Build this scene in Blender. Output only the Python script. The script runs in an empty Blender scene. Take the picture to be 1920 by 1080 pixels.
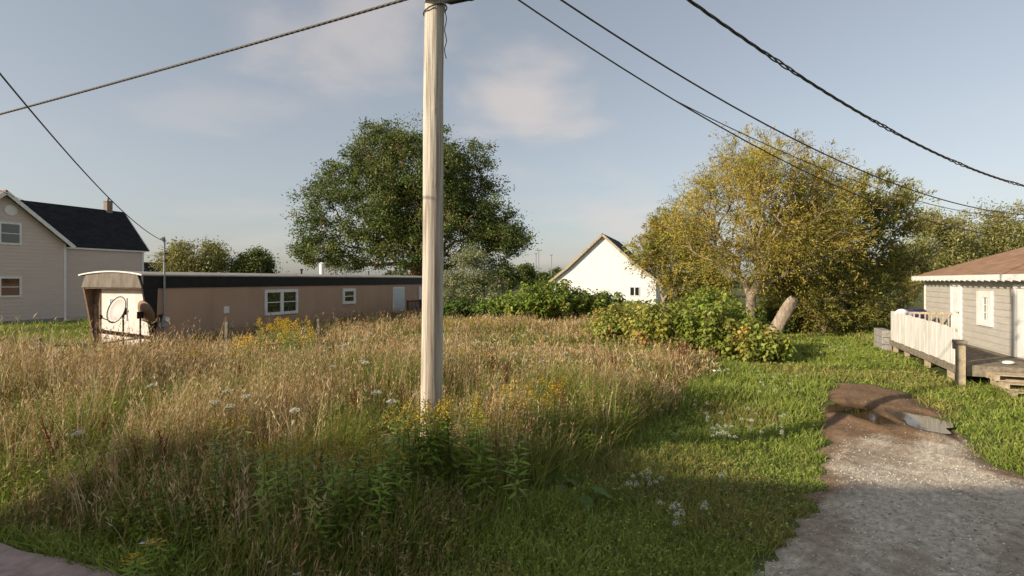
import bpy, bmesh, math, random
import numpy as np
from mathutils import Vector, Matrix

random.seed(7)
rng = np.random.default_rng(11)
scene = bpy.context.scene
COL = scene.collection
R = math.radians

# ---------------------------------------------------------------- camera
CAM_Z, HOR, F = 2.5, 525.0, 1000.0
cam_d = bpy.data.cameras.new('camera')
cam = bpy.data.objects.new('camera', cam_d)
COL.objects.link(cam)
cam.location = (0, 0, CAM_Z)
cam.rotation_euler = (R(90), 0, 0)
cam_d.sensor_width = 36
cam_d.lens = F / 1920 * 36
cam_d.shift_y = (HOR - 540) / 1920
cam_d.clip_start = 0.05
cam_d.clip_end = 6000
scene.camera = cam
scene.render.resolution_x = 1024
scene.render.resolution_y = 576

# ---------------------------------------------------------------- sky and sun
SUN_EL, SUN_AZ = 20.0, 27.0          # light travels towards (cos az, sin az), falling at el
tr = Vector((math.cos(R(SUN_AZ)) * math.cos(R(SUN_EL)), math.sin(R(SUN_AZ)) * math.cos(R(SUN_EL)), -math.sin(R(SUN_EL))))
world = bpy.data.worlds.new('World')
scene.world = world
world.use_nodes = True
nt = world.node_tree
nt.nodes.clear()
def WN(t, **kw):
    n = nt.nodes.new(t)
    for k, v in kw.items():
        setattr(n, k, v)
    return n
def wmath(op, a, b=None, c=None):
    n = WN('ShaderNodeMath', operation=op)
    for i, v in enumerate((a, b, c)):
        if v is None: continue
        if isinstance(v, (int, float)): n.inputs[i].default_value = v
        else: nt.links.new(v, n.inputs[i])
    return n.outputs[0]
out = WN('ShaderNodeOutputWorld')
bg = WN('ShaderNodeBackground')
bg.inputs['Strength'].default_value = 0.12
sky = WN('ShaderNodeTexSky', sky_type='NISHITA')
sky.sun_disc = False
sky.sun_elevation = R(SUN_EL)
sky.sun_rotation = math.atan2(-tr.x, -tr.y)
sky.air_density = 1.0
sky.dust_density = 1.5
sky.ozone_density = 1.2
hs = WN('ShaderNodeHueSaturation')
hs.inputs['Saturation'].default_value = 0.60
hs.inputs['Value'].default_value = 1.05
gm = WN('ShaderNodeGamma')
gm.inputs['Gamma'].default_value = 0.72
nt.links.new(sky.outputs[0], gm.inputs['Color'])
nt.links.new(gm.outputs[0], hs.inputs['Color'])
tc = WN('ShaderNodeTexCoord')
sep = WN('ShaderNodeSeparateXYZ')
nt.links.new(tc.outputs['Generated'], sep.inputs[0])
zz = wmath('ADD', wmath('MAXIMUM', sep.outputs[2], 0.0), 0.16)
comb = WN('ShaderNodeCombineXYZ')
nt.links.new(wmath('DIVIDE', sep.outputs[0], zz), comb.inputs[0])
nt.links.new(wmath('DIVIDE', sep.outputs[1], zz), comb.inputs[1])
def wnoise(scale, detail, off, dist=0.0):
    mp = WN('ShaderNodeMapping')
    mp.inputs['Location'].default_value = off
    nt.links.new(comb.outputs[0], mp.inputs[0])
    n = WN('ShaderNodeTexNoise')
    n.inputs['Scale'].default_value = scale
    n.inputs['Detail'].default_value = detail
    n.inputs['Roughness'].default_value = 0.52
    n.inputs['Distortion'].default_value = dist
    nt.links.new(mp.outputs[0], n.inputs['Vector'])
    return n.outputs['Fac']
def wramp(v, a, b):
    n = WN('ShaderNodeMapRange', interpolation_type='SMOOTHSTEP')
    n.inputs['From Min'].default_value = a
    n.inputs['From Max'].default_value = b
    nt.links.new(v, n.inputs['Value'])
    return n.outputs[0]
# soft separate cumulus: positions are directions (x, z) seen past the pole, softened by noise; the rest of the sky carries the same thin veil
n1 = wnoise(2.2, 6, (3.1, 1.7, 0), 0.3)
veil = wmath('MULTIPLY', wramp(wnoise(0.9, 5, (7.3, 2.2, 0), 0.6), 0.50, 0.78), 0.30)
def blob(dx, dz, rx, rz, amt):
    el = wmath('DIVIDE', sep.outputs[2], wmath('MAXIMUM', sep.outputs[1], 0.05))
    ax = wmath('DIVIDE', sep.outputs[0], wmath('MAXIMUM', sep.outputs[1], 0.05))
    a = wmath('DIVIDE', wmath('SUBTRACT', ax, dx), rx)
    b = wmath('DIVIDE', wmath('SUBTRACT', el, dz), rz)
    d = wmath('SQRT', wmath('ADD', wmath('MULTIPLY', a, a), wmath('MULTIPLY', b, b)))
    d = wmath('ADD', d, wmath('MULTIPLY', wmath('SUBTRACT', n1, 0.5), 2.6))
    return wmath('MULTIPLY', wramp(d, 1.25, 0.1), amt)
cl = veil
for args in ((0.02, 0.345, 0.15, 0.09, 0.62), (-0.33, 0.47, 0.20, 0.13, 0.50), (0.20, 0.115, 0.10, 0.05, 0.45), (-0.55, 0.33, 0.22, 0.05, 0.22),
             (-0.45, 0.13, 0.20, 0.025, 0.2)):
    cl = wmath('MAXIMUM', cl, blob(*args))
mixc = WN('ShaderNodeMix', data_type='RGBA')
nt.links.new(cl, mixc.inputs['Factor'])
tint = WN('ShaderNodeMix', data_type='RGBA', blend_type='MULTIPLY')
tint.inputs['Factor'].default_value = 1.0
nt.links.new(hs.outputs[0], tint.inputs['A'])
tint.inputs['B'].default_value = (0.985, 0.98, 0.985, 1)
nt.links.new(tint.outputs['Result'], mixc.inputs['A'])
mixc.inputs['B'].default_value = (3.7, 3.25, 3.0, 1)
nt.links.new(mixc.outputs['Result'], bg.inputs['Color'])
nt.links.new(bg.outputs[0], out.inputs[0])

sun_d = bpy.data.lights.new('sun', 'SUN')
sun = bpy.data.objects.new('sun', sun_d)
COL.objects.link(sun)
sun_d.energy = 3.75
sun_d.angle = R(0.55)
sun_d.color = (1.0, 0.86, 0.67)
sun.rotation_euler = tr.to_track_quat('-Z', 'Y').to_euler()
scene.view_settings.view_transform = 'Standard'
scene.view_settings.look = 'None'
scene.view_settings.exposure = 0.80
scene.view_settings.gamma = 1.0

# ---------------------------------------------------------------- helpers
U = np.array([0.33, 0.944])      # away from the road, along the lots
V = np.array([0.944, -0.33])     # along the road, to the right
def at(px, Y): return (px - 960) / F * Y
def gp(px, py, z=0.0):
    d = (CAM_Z - z) / ((py - HOR) / F)
    return (at(px, d), d)
def sstep(a, b, x):
    t = np.clip((np.asarray(x, float) - a) / (b - a), 0, 1)
    return t * t * (3 - 2 * t)
def H(x, y):
    x = np.asarray(x, float); y = np.asarray(y, float)
    near = np.exp(-((x / 60) ** 2 + (y / 80) ** 2))
    h = 0.03 * np.sin(0.7 * x + 0.31 * y) + 0.03 * np.sin(0.47 * y - 0.62 * x + 1.0)
    h = h - 0.41 * np.exp(-((x - 5.6) / 2.7) ** 2 - ((y - 9.0) / 3.4) ** 2)
    return h * near
def gph(px, py):
    z = 0.0
    for _ in range(12):
        x, y = gp(px, py, z); z = 0.5*z + 0.5*float(H(x, y))
    return (x, y)
def lin(c): return tuple(c) + (1.0,)

def tag(o, label=None, cat=None, group=None, kind=None):
    if label: o['label'] = label
    if cat: o['category'] = cat
    if group: o['group'] = group
    if kind: o['kind'] = kind
    return o
def empty(name, loc, rz=0.0):
    o = bpy.data.objects.new(name, None)
    o.empty_display_size = 0.2
    COL.objects.link(o)
    o.location = loc
    o.rotation_euler = (0, 0, rz)
    return o

class MB:
    def __init__(s, T=None): s.v = []; s.f = []; s.T = T
    def add(s, vs, fs):
        b = len(s.v)
        s.v += [s.T(*p) if s.T else tuple(p) for p in vs]
        s.f += [tuple(b + i for i in f) for f in fs]
        return s
    def box(s, x0, x1, y0, y1, z0, z1):
        return s.add([(x0,y0,z0),(x1,y0,z0),(x1,y1,z0),(x0,y1,z0),(x0,y0,z1),(x1,y0,z1),(x1,y1,z1),(x0,y1,z1)],
                     [(0,3,2,1),(4,5,6,7),(0,1,5,4),(1,2,6,5),(2,3,7,6),(3,0,4,7)])
    def bar(s, a, b, w, h, up=(0,0,1)):
        a = Vector(a); b = Vector(b); d = (b - a).normalized()
        sd = d.cross(Vector(up))
        if sd.length < 1e-4: sd = d.cross(Vector((1,0,0)))
        sd.normalize(); u2 = sd.cross(d).normalized()
        vs = []
        for p in (a, b):
            for i, j in ((-1,-1),(1,-1),(1,1),(-1,1)):
                vs.append(tuple(p + sd * (i * w / 2) + u2 * (j * h / 2)))
        return s.add(vs, [(0,1,2,3),(7,6,5,4),(0,4,5,1),(1,5,6,2),(2,6,7,3),(3,7,4,0)])
    def prism(s, poly, y0, y1):     # poly in (x, z), extruded along y
        n = len(poly)
        vs = [(x, y0, z) for x, z in poly] + [(x, y1, z) for x, z in poly]
        fs = [tuple(range(n)), tuple(range(2*n-1, n-1, -1))]
        fs += [(i, n + i, n + (i+1) % n, (i+1) % n) for i in range(n)]
        return s.add(vs, fs)
    def tube(s, pts, rad, sides=8, cap=True):
        pts = [Vector(p) for p in pts]
        n = len(pts)
        if isinstance(rad, (int, float)): rad = [rad] * n
        vs = []; fs = []
        ref = None
        for i, p in enumerate(pts):
            d = (pts[min(i+1, n-1)] - pts[max(i-1, 0)]).normalized()
            if ref is None:
                ref = Vector((1,0,0)) if abs(d.x) < 0.8 else Vector((0,1,0))
            a = (ref - d * ref.dot(d)).normalized(); ref = a
            b = d.cross(a)
            for k in range(sides):
                t = 2 * math.pi * k / sides
                vs.append(tuple(p + (a * math.cos(t) + b * math.sin(t)) * rad[i]))
        for i in range(n - 1):
            for k in range(sides):
                k2 = (k + 1) % sides
                fs.append((i*sides+k, i*sides+k2, (i+1)*sides+k2, (i+1)*sides+k))
        if cap:
            fs.append(tuple(range(sides-1, -1, -1))); fs.append(tuple((n-1)*sides + k for k in range(sides)))
        return s.add(vs, fs)
    def sphere(s, c, r, nu=12, nv=8, sc=(1,1,1)):
        vs = [(c[0], c[1], c[2] - r*sc[2])]; fs = []
        for j in range(1, nv):
            ph = -math.pi/2 + math.pi * j / nv
            for i in range(nu):
                t = 2*math.pi*i/nu
                vs.append((c[0]+r*sc[0]*math.cos(ph)*math.cos(t), c[1]+r*sc[1]*math.cos(ph)*math.sin(t), c[2]+r*sc[2]*math.sin(ph)))
        vs.append((c[0], c[1], c[2] + r*sc[2]))
        for i in range(nu):
            fs.append((0, 1+(i+1) % nu, 1+i))
            fs.append((len(vs)-1, 1+(nv-2)*nu+i, 1+(nv-2)*nu+(i+1) % nu))
        for j in range(nv-2):
            for i in range(nu):
                a = 1+j*nu; b = 1+(j+1)*nu; i2 = (i+1) % nu
                fs.append((a+i, a+i2, b+i2, b+i))
        return s.add(vs, fs)
    def build(s, name, mat, parent=None, smooth=False, bevel=0.0, recalc=True):
        me = bpy.data.meshes.new(name)
        me.from_pydata(s.v, [], s.f)
        if recalc or bevel:
            bm = bmesh.new(); bm.from_mesh(me)
            bmesh.ops.recalc_face_normals(bm, faces=bm.faces)
            if bevel:
                bmesh.ops.bevel(bm, geom=bm.edges[:], offset=bevel, segments=1, affect='EDGES', clamp_overlap=True)
            bm.to_mesh(me); bm.free()
        if smooth: me.shade_smooth()
        me.materials.append(mat)
        o = bpy.data.objects.new(name, me)
        COL.objects.link(o)
        if parent: o.parent = parent
        return o

def mesh_np(name, verts, faces, mat, cols=None, parent=None, smooth=False, link=True):
    """verts (N,3); faces list of int arrays (M,k); cols (N,3)"""
    me = bpy.data.meshes.new(name)
    verts = np.asarray(verts, np.float32)
    me.vertices.add(len(verts)); me.vertices.foreach_set('co', verts.ravel())
    loops = np.concatenate([f.ravel() for f in faces]).astype(np.int32)
    sizes = np.concatenate([np.full(len(f), f.shape[1], np.int32) for f in faces])
    starts = np.concatenate([[0], np.cumsum(sizes)[:-1]]).astype(np.int32)
    me.loops.add(len(loops)); me.loops.foreach_set('vertex_index', loops)
    me.polygons.add(len(sizes)); me.polygons.foreach_set('loop_start', starts)
    if smooth: me.polygons.foreach_set('use_smooth', np.ones(len(sizes), bool))
    if cols is not None:
        ca = me.color_attributes.new('Col', 'FLOAT_COLOR', 'POINT')
        c4 = np.ones((len(verts), 4), np.float32); c4[:, :3] = cols
        ca.data.foreach_set('color', c4.ravel())
    me.update(calc_edges=True)
    me.materials.append(mat)
    if not link: return me
    o = bpy.data.objects.new(name, me)
    COL.objects.link(o)
    if parent: o.parent = parent
    return o

class NP:        # collects numpy pieces
    def __init__(s): s.v = []; s.q = []; s.t = []; s.c = []; s.n = 0
    def add(s, v, q=None, t=None, c=None):
        if q is not None and len(q): s.q.append(q + s.n)
        if t is not None and len(t): s.t.append(t + s.n)
        s.v.append(v); s.c.append(c); s.n += len(v)
    def build(s, name, mat, parent=None, smooth=False, link=True):
        fs = []
        if s.q: fs.append(np.concatenate(s.q))
        if s.t: fs.append(np.concatenate(s.t))
        return mesh_np(name, np.concatenate(s.v), fs, mat, np.concatenate(s.c), parent, smooth, link)

def unit(a): return a / np.maximum(np.linalg.norm(a, axis=-1, keepdims=True), 1e-9)
def rand_dir(n): return unit(rng.normal(size=(n, 3)))
def leaf_quads(C, D, N, L, W, cols, fold=0.12, mid=0.42):
    D = unit(D); S = unit(np.cross(D, N)); N2 = np.cross(S, D)
    L = np.asarray(L)[:, None]; W = np.asarray(W)[:, None]
    v = np.empty((len(C), 4, 3))
    v[:, 0] = C
    v[:, 1] = C + D * L * mid + S * W / 2 + N2 * W * fold
    v[:, 2] = C + D * L
    v[:, 3] = C + D * L * mid - S * W / 2 + N2 * W * fold
    q = np.arange(len(C) * 4).reshape(-1, 4)
    return v.reshape(-1, 3), q, np.repeat(cols, 4, axis=0)
def pick_cols(n, palette, jit=0.18):
    pal = np.array([p[:3] for p in palette]); w = np.array([p[3] if len(p) > 3 else 1 for p in palette], float)
    c = pal[rng.choice(len(pal), n, p=w / w.sum())]
    return np.clip(c * (1 + rng.normal(size=(n, 1)) * jit) * (1 + rng.normal(size=(n, 3)) * 0.05), 0.004, 0.95)

# ---------------------------------------------------------------- materials
def new_mat(name):
    m = bpy.data.materials.new(name); m.use_nodes = True
    t = m.node_tree; t.nodes.clear()
    o = t.nodes.new('ShaderNodeOutputMaterial'); p = t.nodes.new('ShaderNodeBsdfPrincipled')
    t.links.new(p.outputs[0], o.inputs[0])
    return m, t, p, o
def surf(name, c1, c2=None, rough=0.7, scale=6.0, stretch=(1,1,1), detail=5, lo=0.35, hi=0.65, bump=0.0, bscale=None, spec=0.35, metal=0.0, c3=None, s3=1.2, lo3=0.55, hi3=0.75, coord='Object'):
    m, t, p, o = new_mat(name)
    p.inputs['Roughness'].default_value = rough
    p.inputs['Specular IOR Level'].default_value = spec
    p.inputs['Metallic'].default_value = metal
    if c2 is None:
        p.inputs['Base Color'].default_value = lin(c1); return m
    tc = t.nodes.new('ShaderNodeTexCoord'); mp = t.nodes.new('ShaderNodeMapping')
    mp.inputs['Scale'].default_value = stretch
    t.links.new(tc.outputs[coord], mp.inputs[0])
    def noise(sc, dt=detail):
        n = t.nodes.new('ShaderNodeTexNoise'); n.inputs['Scale'].default_value = sc; n.inputs['Detail'].default_value = dt
        n.inputs['Roughness'].default_value = 0.6
        t.links.new(mp.outputs[0], n.inputs['Vector']); return n.outputs['Fac']
    def rampmix(f, a, b, A, B):
        r = t.nodes.new('ShaderNodeMapRange'); r.inputs['From Min'].default_value = a; r.inputs['From Max'].default_value = b
        t.links.new(f, r.inputs['Value'])
        x = t.nodes.new('ShaderNodeMix'); x.data_type = 'RGBA'
        t.links.new(r.outputs[0], x.inputs['Factor'])
        for s_, val in (('A', A), ('B', B)):
            if isinstance(val, tuple): x.inputs[s_].default_value = lin(val)
            else: t.links.new(val, x.inputs[s_])
        return x.outputs['Result']
    n1 = noise(scale)
    col = rampmix(n1, lo, hi, tuple(c1), tuple(c2))
    if c3 is not None: col = rampmix(noise(s3), lo3, hi3, col, tuple(c3))
    t.links.new(col, p.inputs['Base Color'])
    if bump:
        b = t.nodes.new('ShaderNodeBump'); b.inputs['Strength'].default_value = bump; b.inputs['Distance'].default_value = 0.02
        t.links.new(noise(bscale or scale * 2), b.inputs['Height']); t.links.new(b.outputs[0], p.inputs['Normal'])
    return m
def leaf_mat(name, trans=0.35, rough=0.55, spec=0.25):
    m, t, p, o = new_mat(name)
    a = t.nodes.new('ShaderNodeAttribute'); a.attribute_name = 'Col'
    p.inputs['Roughness'].default_value = rough; p.inputs['Specular IOR Level'].default_value = spec
    t.links.new(a.outputs['Color'], p.inputs['Base Color'])
    tr_ = t.nodes.new('ShaderNodeBsdfTranslucent'); t.links.new(a.outputs['Color'], tr_.inputs['Color'])
    mx = t.nodes.new('ShaderNodeMixShader'); mx.inputs[0].default_value = trans
    t.links.new(p.outputs[0], mx.inputs[1]); t.links.new(tr_.outputs[0], mx.inputs[2]); t.links.new(mx.outputs[0], o.inputs[0])
    return m
M = {}
M['leaf'] = leaf_mat('leaf', 0.35, 0.5, 0.3)
M['grass'] = leaf_mat('grass', 0.30, 0.6, 0.2)
M['petal'] = leaf_mat('petal', 0.25, 0.7, 0.1)
M['attr'] = leaf_mat('matte_coloured', 0.0, 0.9, 0.15)
M['bark'] = surf('bark', (0.10,0.075,0.05), (0.22,0.17,0.12), 0.9, 14, (1,1,0.25), bump=0.6, spec=0.1)
M['bark_pale'] = surf('bark_pale', (0.20,0.155,0.11), (0.40,0.33,0.25), 0.9, 10, (1,1,0.2), bump=0.8, spec=0.1)
M['bark_red'] = surf('bark_red', (0.20,0.10,0.05), (0.32,0.19,0.11), 0.9, 10, (1,1,0.2), bump=0.6, spec=0.1)
M['pole'] = surf('weathered_pole', (0.54,0.49,0.42), (0.28,0.235,0.18), 0.85, 34, (1,1,0.03), detail=9, lo=0.45, hi=0.62, bump=0.7, bscale=26, spec=0.15, c3=(0.27,0.19,0.13), s3=3.0, lo3=0.52, hi3=0.72)
M['wood_grey'] = surf('grey_wood', (0.27,0.235,0.185), (0.14,0.115,0.085), 0.9, 9, (1,1,1), bump=0.4, spec=0.15)
M['wood_pale'] = surf('pale_wood', (0.48,0.40,0.28), (0.30,0.24,0.16), 0.85, 9, (1,1,1), bump=0.3, spec=0.15)
M['wood_dark'] = surf('dark_wood', (0.065,0.035,0.022), (0.12,0.07,0.045), 0.8, 9, bump=0.3, spec=0.2)
M['wood_brown'] = surf('brown_wood', (0.13,0.075,0.05), (0.22,0.15,0.11), 0.85, 8, bump=0.3, spec=0.15)
M['fence_white'] = surf('flaking_white_paint', (0.66,0.64,0.60), (0.46,0.43,0.38), 0.75, 7, (1,1,0.18), detail=8, lo=0.46, hi=0.72, bump=0.3, spec=0.2)
M['white'] = surf('white_trim', (0.78,0.77,0.74), (0.68,0.66,0.62), 0.55, 3, spec=0.3)
M['white_wall'] = surf('white_siding', (0.70,0.70,0.70), (0.65,0.65,0.64), 0.6, 1.5, (1,1,1), spec=0.3)
M['taupe'] = surf('taupe_siding', (0.60,0.51,0.45), (0.56,0.47,0.41), 0.65, 1.2, (1,1,3), spec=0.25)
M['grey_siding'] = surf('grey_siding', (0.46,0.435,0.385), (0.40,0.375,0.33), 0.65, 1.8, (1,1,3), spec=0.25)
M['tan_wall'] = surf('brown_trailer_wall', (0.45,0.295,0.205), (0.41,0.27,0.185), 0.6, 1.3, (1,1,0.35), spec=0.3, c3=(0.37,0.24,0.165), s3=0.7, lo3=0.55, hi3=0.8)
M['pink_white'] = surf('faded_pink_white_panel', (0.70,0.64,0.60), (0.66,0.54,0.48), 0.6, 2.4, spec=0.3, c3=(0.62,0.45,0.36), s3=5, lo3=0.62, hi3=0.8)
M['black_band'] = surf('black_metal_band', (0.010,0.010,0.012), (0.020,0.019,0.019), 0.6, 5, spec=0.2)
M['canopy'] = surf('weathered_canopy', (0.22,0.19,0.16), (0.14,0.115,0.09), 0.8, 5, (1,1,0.4), bump=0.2, spec=0.2)
M['roof_metal'] = surf('tarred_metal_roof', (0.36,0.33,0.29), (0.27,0.245,0.215), 0.65, 2.2, spec=0.25)
M['glass'] = surf('dark_glass', (0.020,0.022,0.022), None, 0.04, spec=0.9)
M['glass_warm'] = surf('warm_glass', (0.16,0.085,0.04), (0.05,0.03,0.02), 0.08, 3, spec=0.7)
M['door_blue'] = surf('pale_blue_door', (0.58,0.62,0.66), (0.54,0.58,0.62), 0.5, 2, spec=0.35)
M['metal_grey'] = surf('grey_metal', (0.35,0.36,0.36), (0.26,0.27,0.28), 0.45, 12, spec=0.4, metal=0.3)
M['dish'] = surf('satellite_dish_grey', (0.46,0.44,0.41), (0.41,0.38,0.35), 0.5, 6, spec=0.3)
M['dish_brown'] = surf('dish_back_brown', (0.25,0.155,0.105), (0.20,0.12,0.08), 0.6, 6, spec=0.3)
M['black'] = surf('black_rubber', (0.022,0.021,0.020), None, 0.55, spec=0.3)
M['cable'] = surf('cable', (0.05,0.043,0.036), (0.11,0.095,0.08), 0.6, 30, spec=0.3)
M['blue'] = surf('blue_plastic', (0.018,0.018,0.075), None, 0.4, spec=0.4)
M['concrete'] = surf('concrete_block', (0.34,0.32,0.29), (0.22,0.21,0.19), 0.9, 12, bump=0.4, spec=0.15)
M['brick'] = surf('chimney_brick', (0.22,0.155,0.12), (0.28,0.24,0.21), 0.9, 14, bump=0.3, spec=0.15)
M['rock'] = surf('pale_rock', (0.42,0.38,0.33), (0.24,0.215,0.18), 0.9, 9, detail=8, bump=0.8, spec=0.15)
M['paper'] = surf('white_paper', (0.78,0.78,0.78), None, 0.7, spec=0.2)
M['asphalt'] = surf('asphalt', (0.05,0.05,0.05), (0.075,0.073,0.07), 0.9, 60, bump=0.5, spec=0.2)
M['path'] = surf('worn_pinkish_path', (0.46,0.35,0.31), (0.36,0.27,0.235), 0.9, 9, detail=9, bump=0.5, bscale=70, spec=0.15, c3=(0.17,0.14,0.115), s3=2.5, lo3=0.55, hi3=0.75)

def shingle_mat(name, c1, c2):
    m, t, p, o = new_mat(name)
    p.inputs['Roughness'].default_value = 0.9; p.inputs['Specular IOR Level'].default_value = 0.15
    tc_ = t.nodes.new('ShaderNodeTexCoord')
    b = t.nodes.new('ShaderNodeTexBrick')
    b.inputs['Scale'].default_value = 1.0
    b.inputs['Color1'].default_value = lin(c1); b.inputs['Color2'].default_value = lin(c2)
    b.inputs['Mortar'].default_value = lin([x * 0.55 for x in c1])
    b.inputs['Mortar Size'].default_value = 0.008
    b.inputs['Brick Width'].default_value = 0.32; b.inputs['Row Height'].default_value = 0.15
    t.links.new(tc_.outputs['UV'], b.inputs['Vector'])
    n = t.nodes.new('ShaderNodeTexNoise'); n.inputs['Scale'].default_value = 1.7; n.inputs['Detail'].default_value = 6
    t.links.new(tc_.outputs['UV'], n.inputs['Vector'])
    x = t.nodes.new('ShaderNodeMix'); x.data_type = 'RGBA'; x.blend_type = 'MULTIPLY'
    x.inputs['Factor'].default_value = 0.55
    t.links.new(b.outputs['Color'], x.inputs['A']); t.links.new(n.outputs['Fac'], x.inputs['B'])
    g = t.nodes.new('ShaderNodeMix'); g.data_type = 'RGBA'; g.blend_type = 'MULTIPLY'; g.inputs['Factor'].default_value = 1.0
    t.links.new(x.outputs['Result'], g.inputs['A']); g.inputs['B'].default_value = (1.35, 1.35, 1.35, 1)
    t.links.new(g.outputs['Result'], p.inputs['Base Color'])
    bp = t.nodes.new('ShaderNodeBump'); bp.inputs['Strength'].default_value = 0.4; bp.inputs['Distance'].default_value = 0.02
    t.links.new(b.outputs['Fac'], bp.inputs['Height']); bp.invert = True
    t.links.new(bp.outputs[0], p.inputs['Normal'])
    return m
M['shingle_black'] = shingle_mat('black_shingles', (0.020,0.020,0.024), (0.032,0.031,0.036))
M['shingle_brown'] = shingle_mat('brown_shingles', (0.30,0.175,0.105), (0.38,0.235,0.15))
M['shingle_grey'] = shingle_mat('grey_shingles', (0.030,0.030,0.033), (0.05,0.05,0.055))

def roof_slab(name, quad, thick, mat, parent):
    """quad: eave a, eave b, ridge b, ridge a (local); a slab with UVs in metres"""
    q = [Vector(p) for p in quad]
    n = (q[1] - q[0]).cross(q[3] - q[0]).normalized()
    if n.z < 0: n = -n
    vs = [tuple(p) for p in q] + [tuple(p - n * thick) for p in q]
    fs = [(0,1,2,3),(7,6,5,4),(0,4,5,1),(1,5,6,2),(2,6,7,3),(3,7,4,0)]
    me = bpy.data.meshes.new(name); me.from_pydata(vs, [], fs)
    bm = bmesh.new(); bm.from_mesh(me); bmesh.ops.recalc_face_normals(bm, faces=bm.faces)
    uv = bm.loops.layers.uv.new('UVMap')
    ex = (q[1] - q[0]).normalized(); ey = n.cross(ex)
    for f in bm.faces:
        for l in f.loops:
            d = l.vert.co - q[0]
            l[uv].uv = (d.dot(ex), d.dot(ey))
    bm.to_mesh(me); bm.free()
    me.materials.append(mat)
    o = bpy.data.objects.new(name, me); COL.objects.link(o); o.parent = parent
    return o

def lap_siding(mb, x0, x1, y, z0, z1, course=0.2, xl=None, xr=None, out=-1):
    """clapboards on the plane y (outward = out * y); xl/xr give the clipped extent at height z"""
    z = z0
    while z < z1 - 1e-3:
        za, zb = z, min(z + course, z1)
        la, lb = (xl(za), xl(zb)) if xl else (x0, x0)
        ra, rb = (xr(za), xr(zb)) if xr else (x1, x1)
        if ra - la > 0.05:
            if rb < lb: lb = rb = (lb + rb) / 2
            p, q_ = y + out * 0.022, y + out * 0.004
            mb.add([(la, p, za), (ra, p, za), (rb, q_, zb), (lb, q_, zb), (la, y, za), (ra, y, za)],
                   [(0,1,2,3), (0,4,5,1)])
        z = zb
    return mb

def window(parent, x0, x1, z0, z1, y, T=None, fw=0.09, cols=1, rows=2, glass='glass', name='window', depth=0.05, mat='white', sash=0.04):
    """framed window on a wall whose outside is -y of the frame T"""
    m = MB(T)
    m.box(x0, x1, y - depth, y, z0, z0 + fw); m.box(x0, x1, y - depth, y, z1 - fw, z1)
    m.box(x0, x0 + fw, y - depth, y, z0 + fw, z1 - fw); m.box(x1 - fw, x1, y - depth, y, z0 + fw, z1 - fw)
    w = m.build(name, M[mat], parent)
    gx0, gx1, gz0, gz1 = x0 + fw, x1 - fw, z0 + fw, z1 - fw
    cw = (gx1 - gx0) / cols; rh = (gz1 - gz0) / rows
    s = MB(T)
    for i in range(1, cols):
        wd = fw * 0.75
        s.box(gx0 + i*cw - wd, gx0 + i*cw + wd, y - depth*0.9, y, gz0, gz1)
    for j in range(1, rows):
        for i in range(cols):
            a = gx0 + i*cw + (fw*0.75 if i else 0); b = gx0 + (i+1)*cw - (fw*0.75 if i < cols-1 else 0)
            s.box(a, b, y - depth*0.8, y, gz0 + j*rh - sash/2, gz0 + j*rh + sash/2)
    if s.v: s.build('sash_bar', M[mat], w)
    for i in range(cols):
        for j in range(rows):
            a = gx0 + i*cw + (fw*0.75 if i else 0); b = gx0 + (i+1)*cw - (fw*0.75 if i < cols-1 else 0)
            g = M[glass] if not (glass == 'glass_warm' and j == 0) else M['glass']
            MB(T).box(a, b, y - 0.02, y - 0.005, gz0 + j*rh + (sash/2 if j else 0), gz0 + (j+1)*rh - (sash/2 if j < rows-1 else 0)).build('pane', g, w)
    return w
#==SETTING==
# ================================================================ ground
def axis(lo, hi, step, far, grow=1.35):
    a = list(np.arange(lo, hi + 1e-6, step))
    s = step; p = hi
    while p < far: s *= grow; p += s; a.append(p)
    s = step; p = lo; b = []
    while p > -far: s *= grow; p -= s; b.append(p)
    return np.array(b[::-1] + a)
# right edge of the tall weeds: x as a function of y
WEY = np.array([2.0, 3.0, 4.5, 6.0, 6.7, 8.2, 10.6, 13.0, 16.0, 20.0, 26.0, 40.0])
WEX = np.array([-2.0, -1.3, -0.35, 0.35, 0.75, 1.95, 3.2, 4.7, 6.4, 8.2, 10.0, 13.0])
TR0 = np.array([-12.8, 19.0])        # trailer's near corner
def perp(x, y): return x * U[0] + y * U[1]
def along(x, y): return x * V[0] + y * V[1]
def in_trailer(x, y, pad=0.0):
    a = (x - TR0[0]) * U[0] + (y - TR0[1]) * U[1]; b = -((x - TR0[0]) * V[0] + (y - TR0[1]) * V[1])
    return (a > -0.3 - pad) & (a < 21 + pad) & (b > -pad) & (b < 3.1 + pad)
def field_mask(x, y):
    """tall weeds: 0..1"""
    b = -((x - TR0[0]) * V[0] + (y - TR0[1]) * V[1])
    wob = 0.25 * np.sin(x * 1.9 + y * 0.7) + 0.2 * np.sin(y * 2.3 - x)
    right = np.interp(y, WEY, WEX) + wob * 0.5 - x
    front = perp(x, y) - 3.22
    back = 16.2 + wob - y                # mown lawn behind the left fence
    left_ok = np.where(b < -0.2, 40 - y, back)
    return np.clip(np.minimum(np.minimum(right, front), left_ok) / 0.4, 0, 1)

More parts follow.
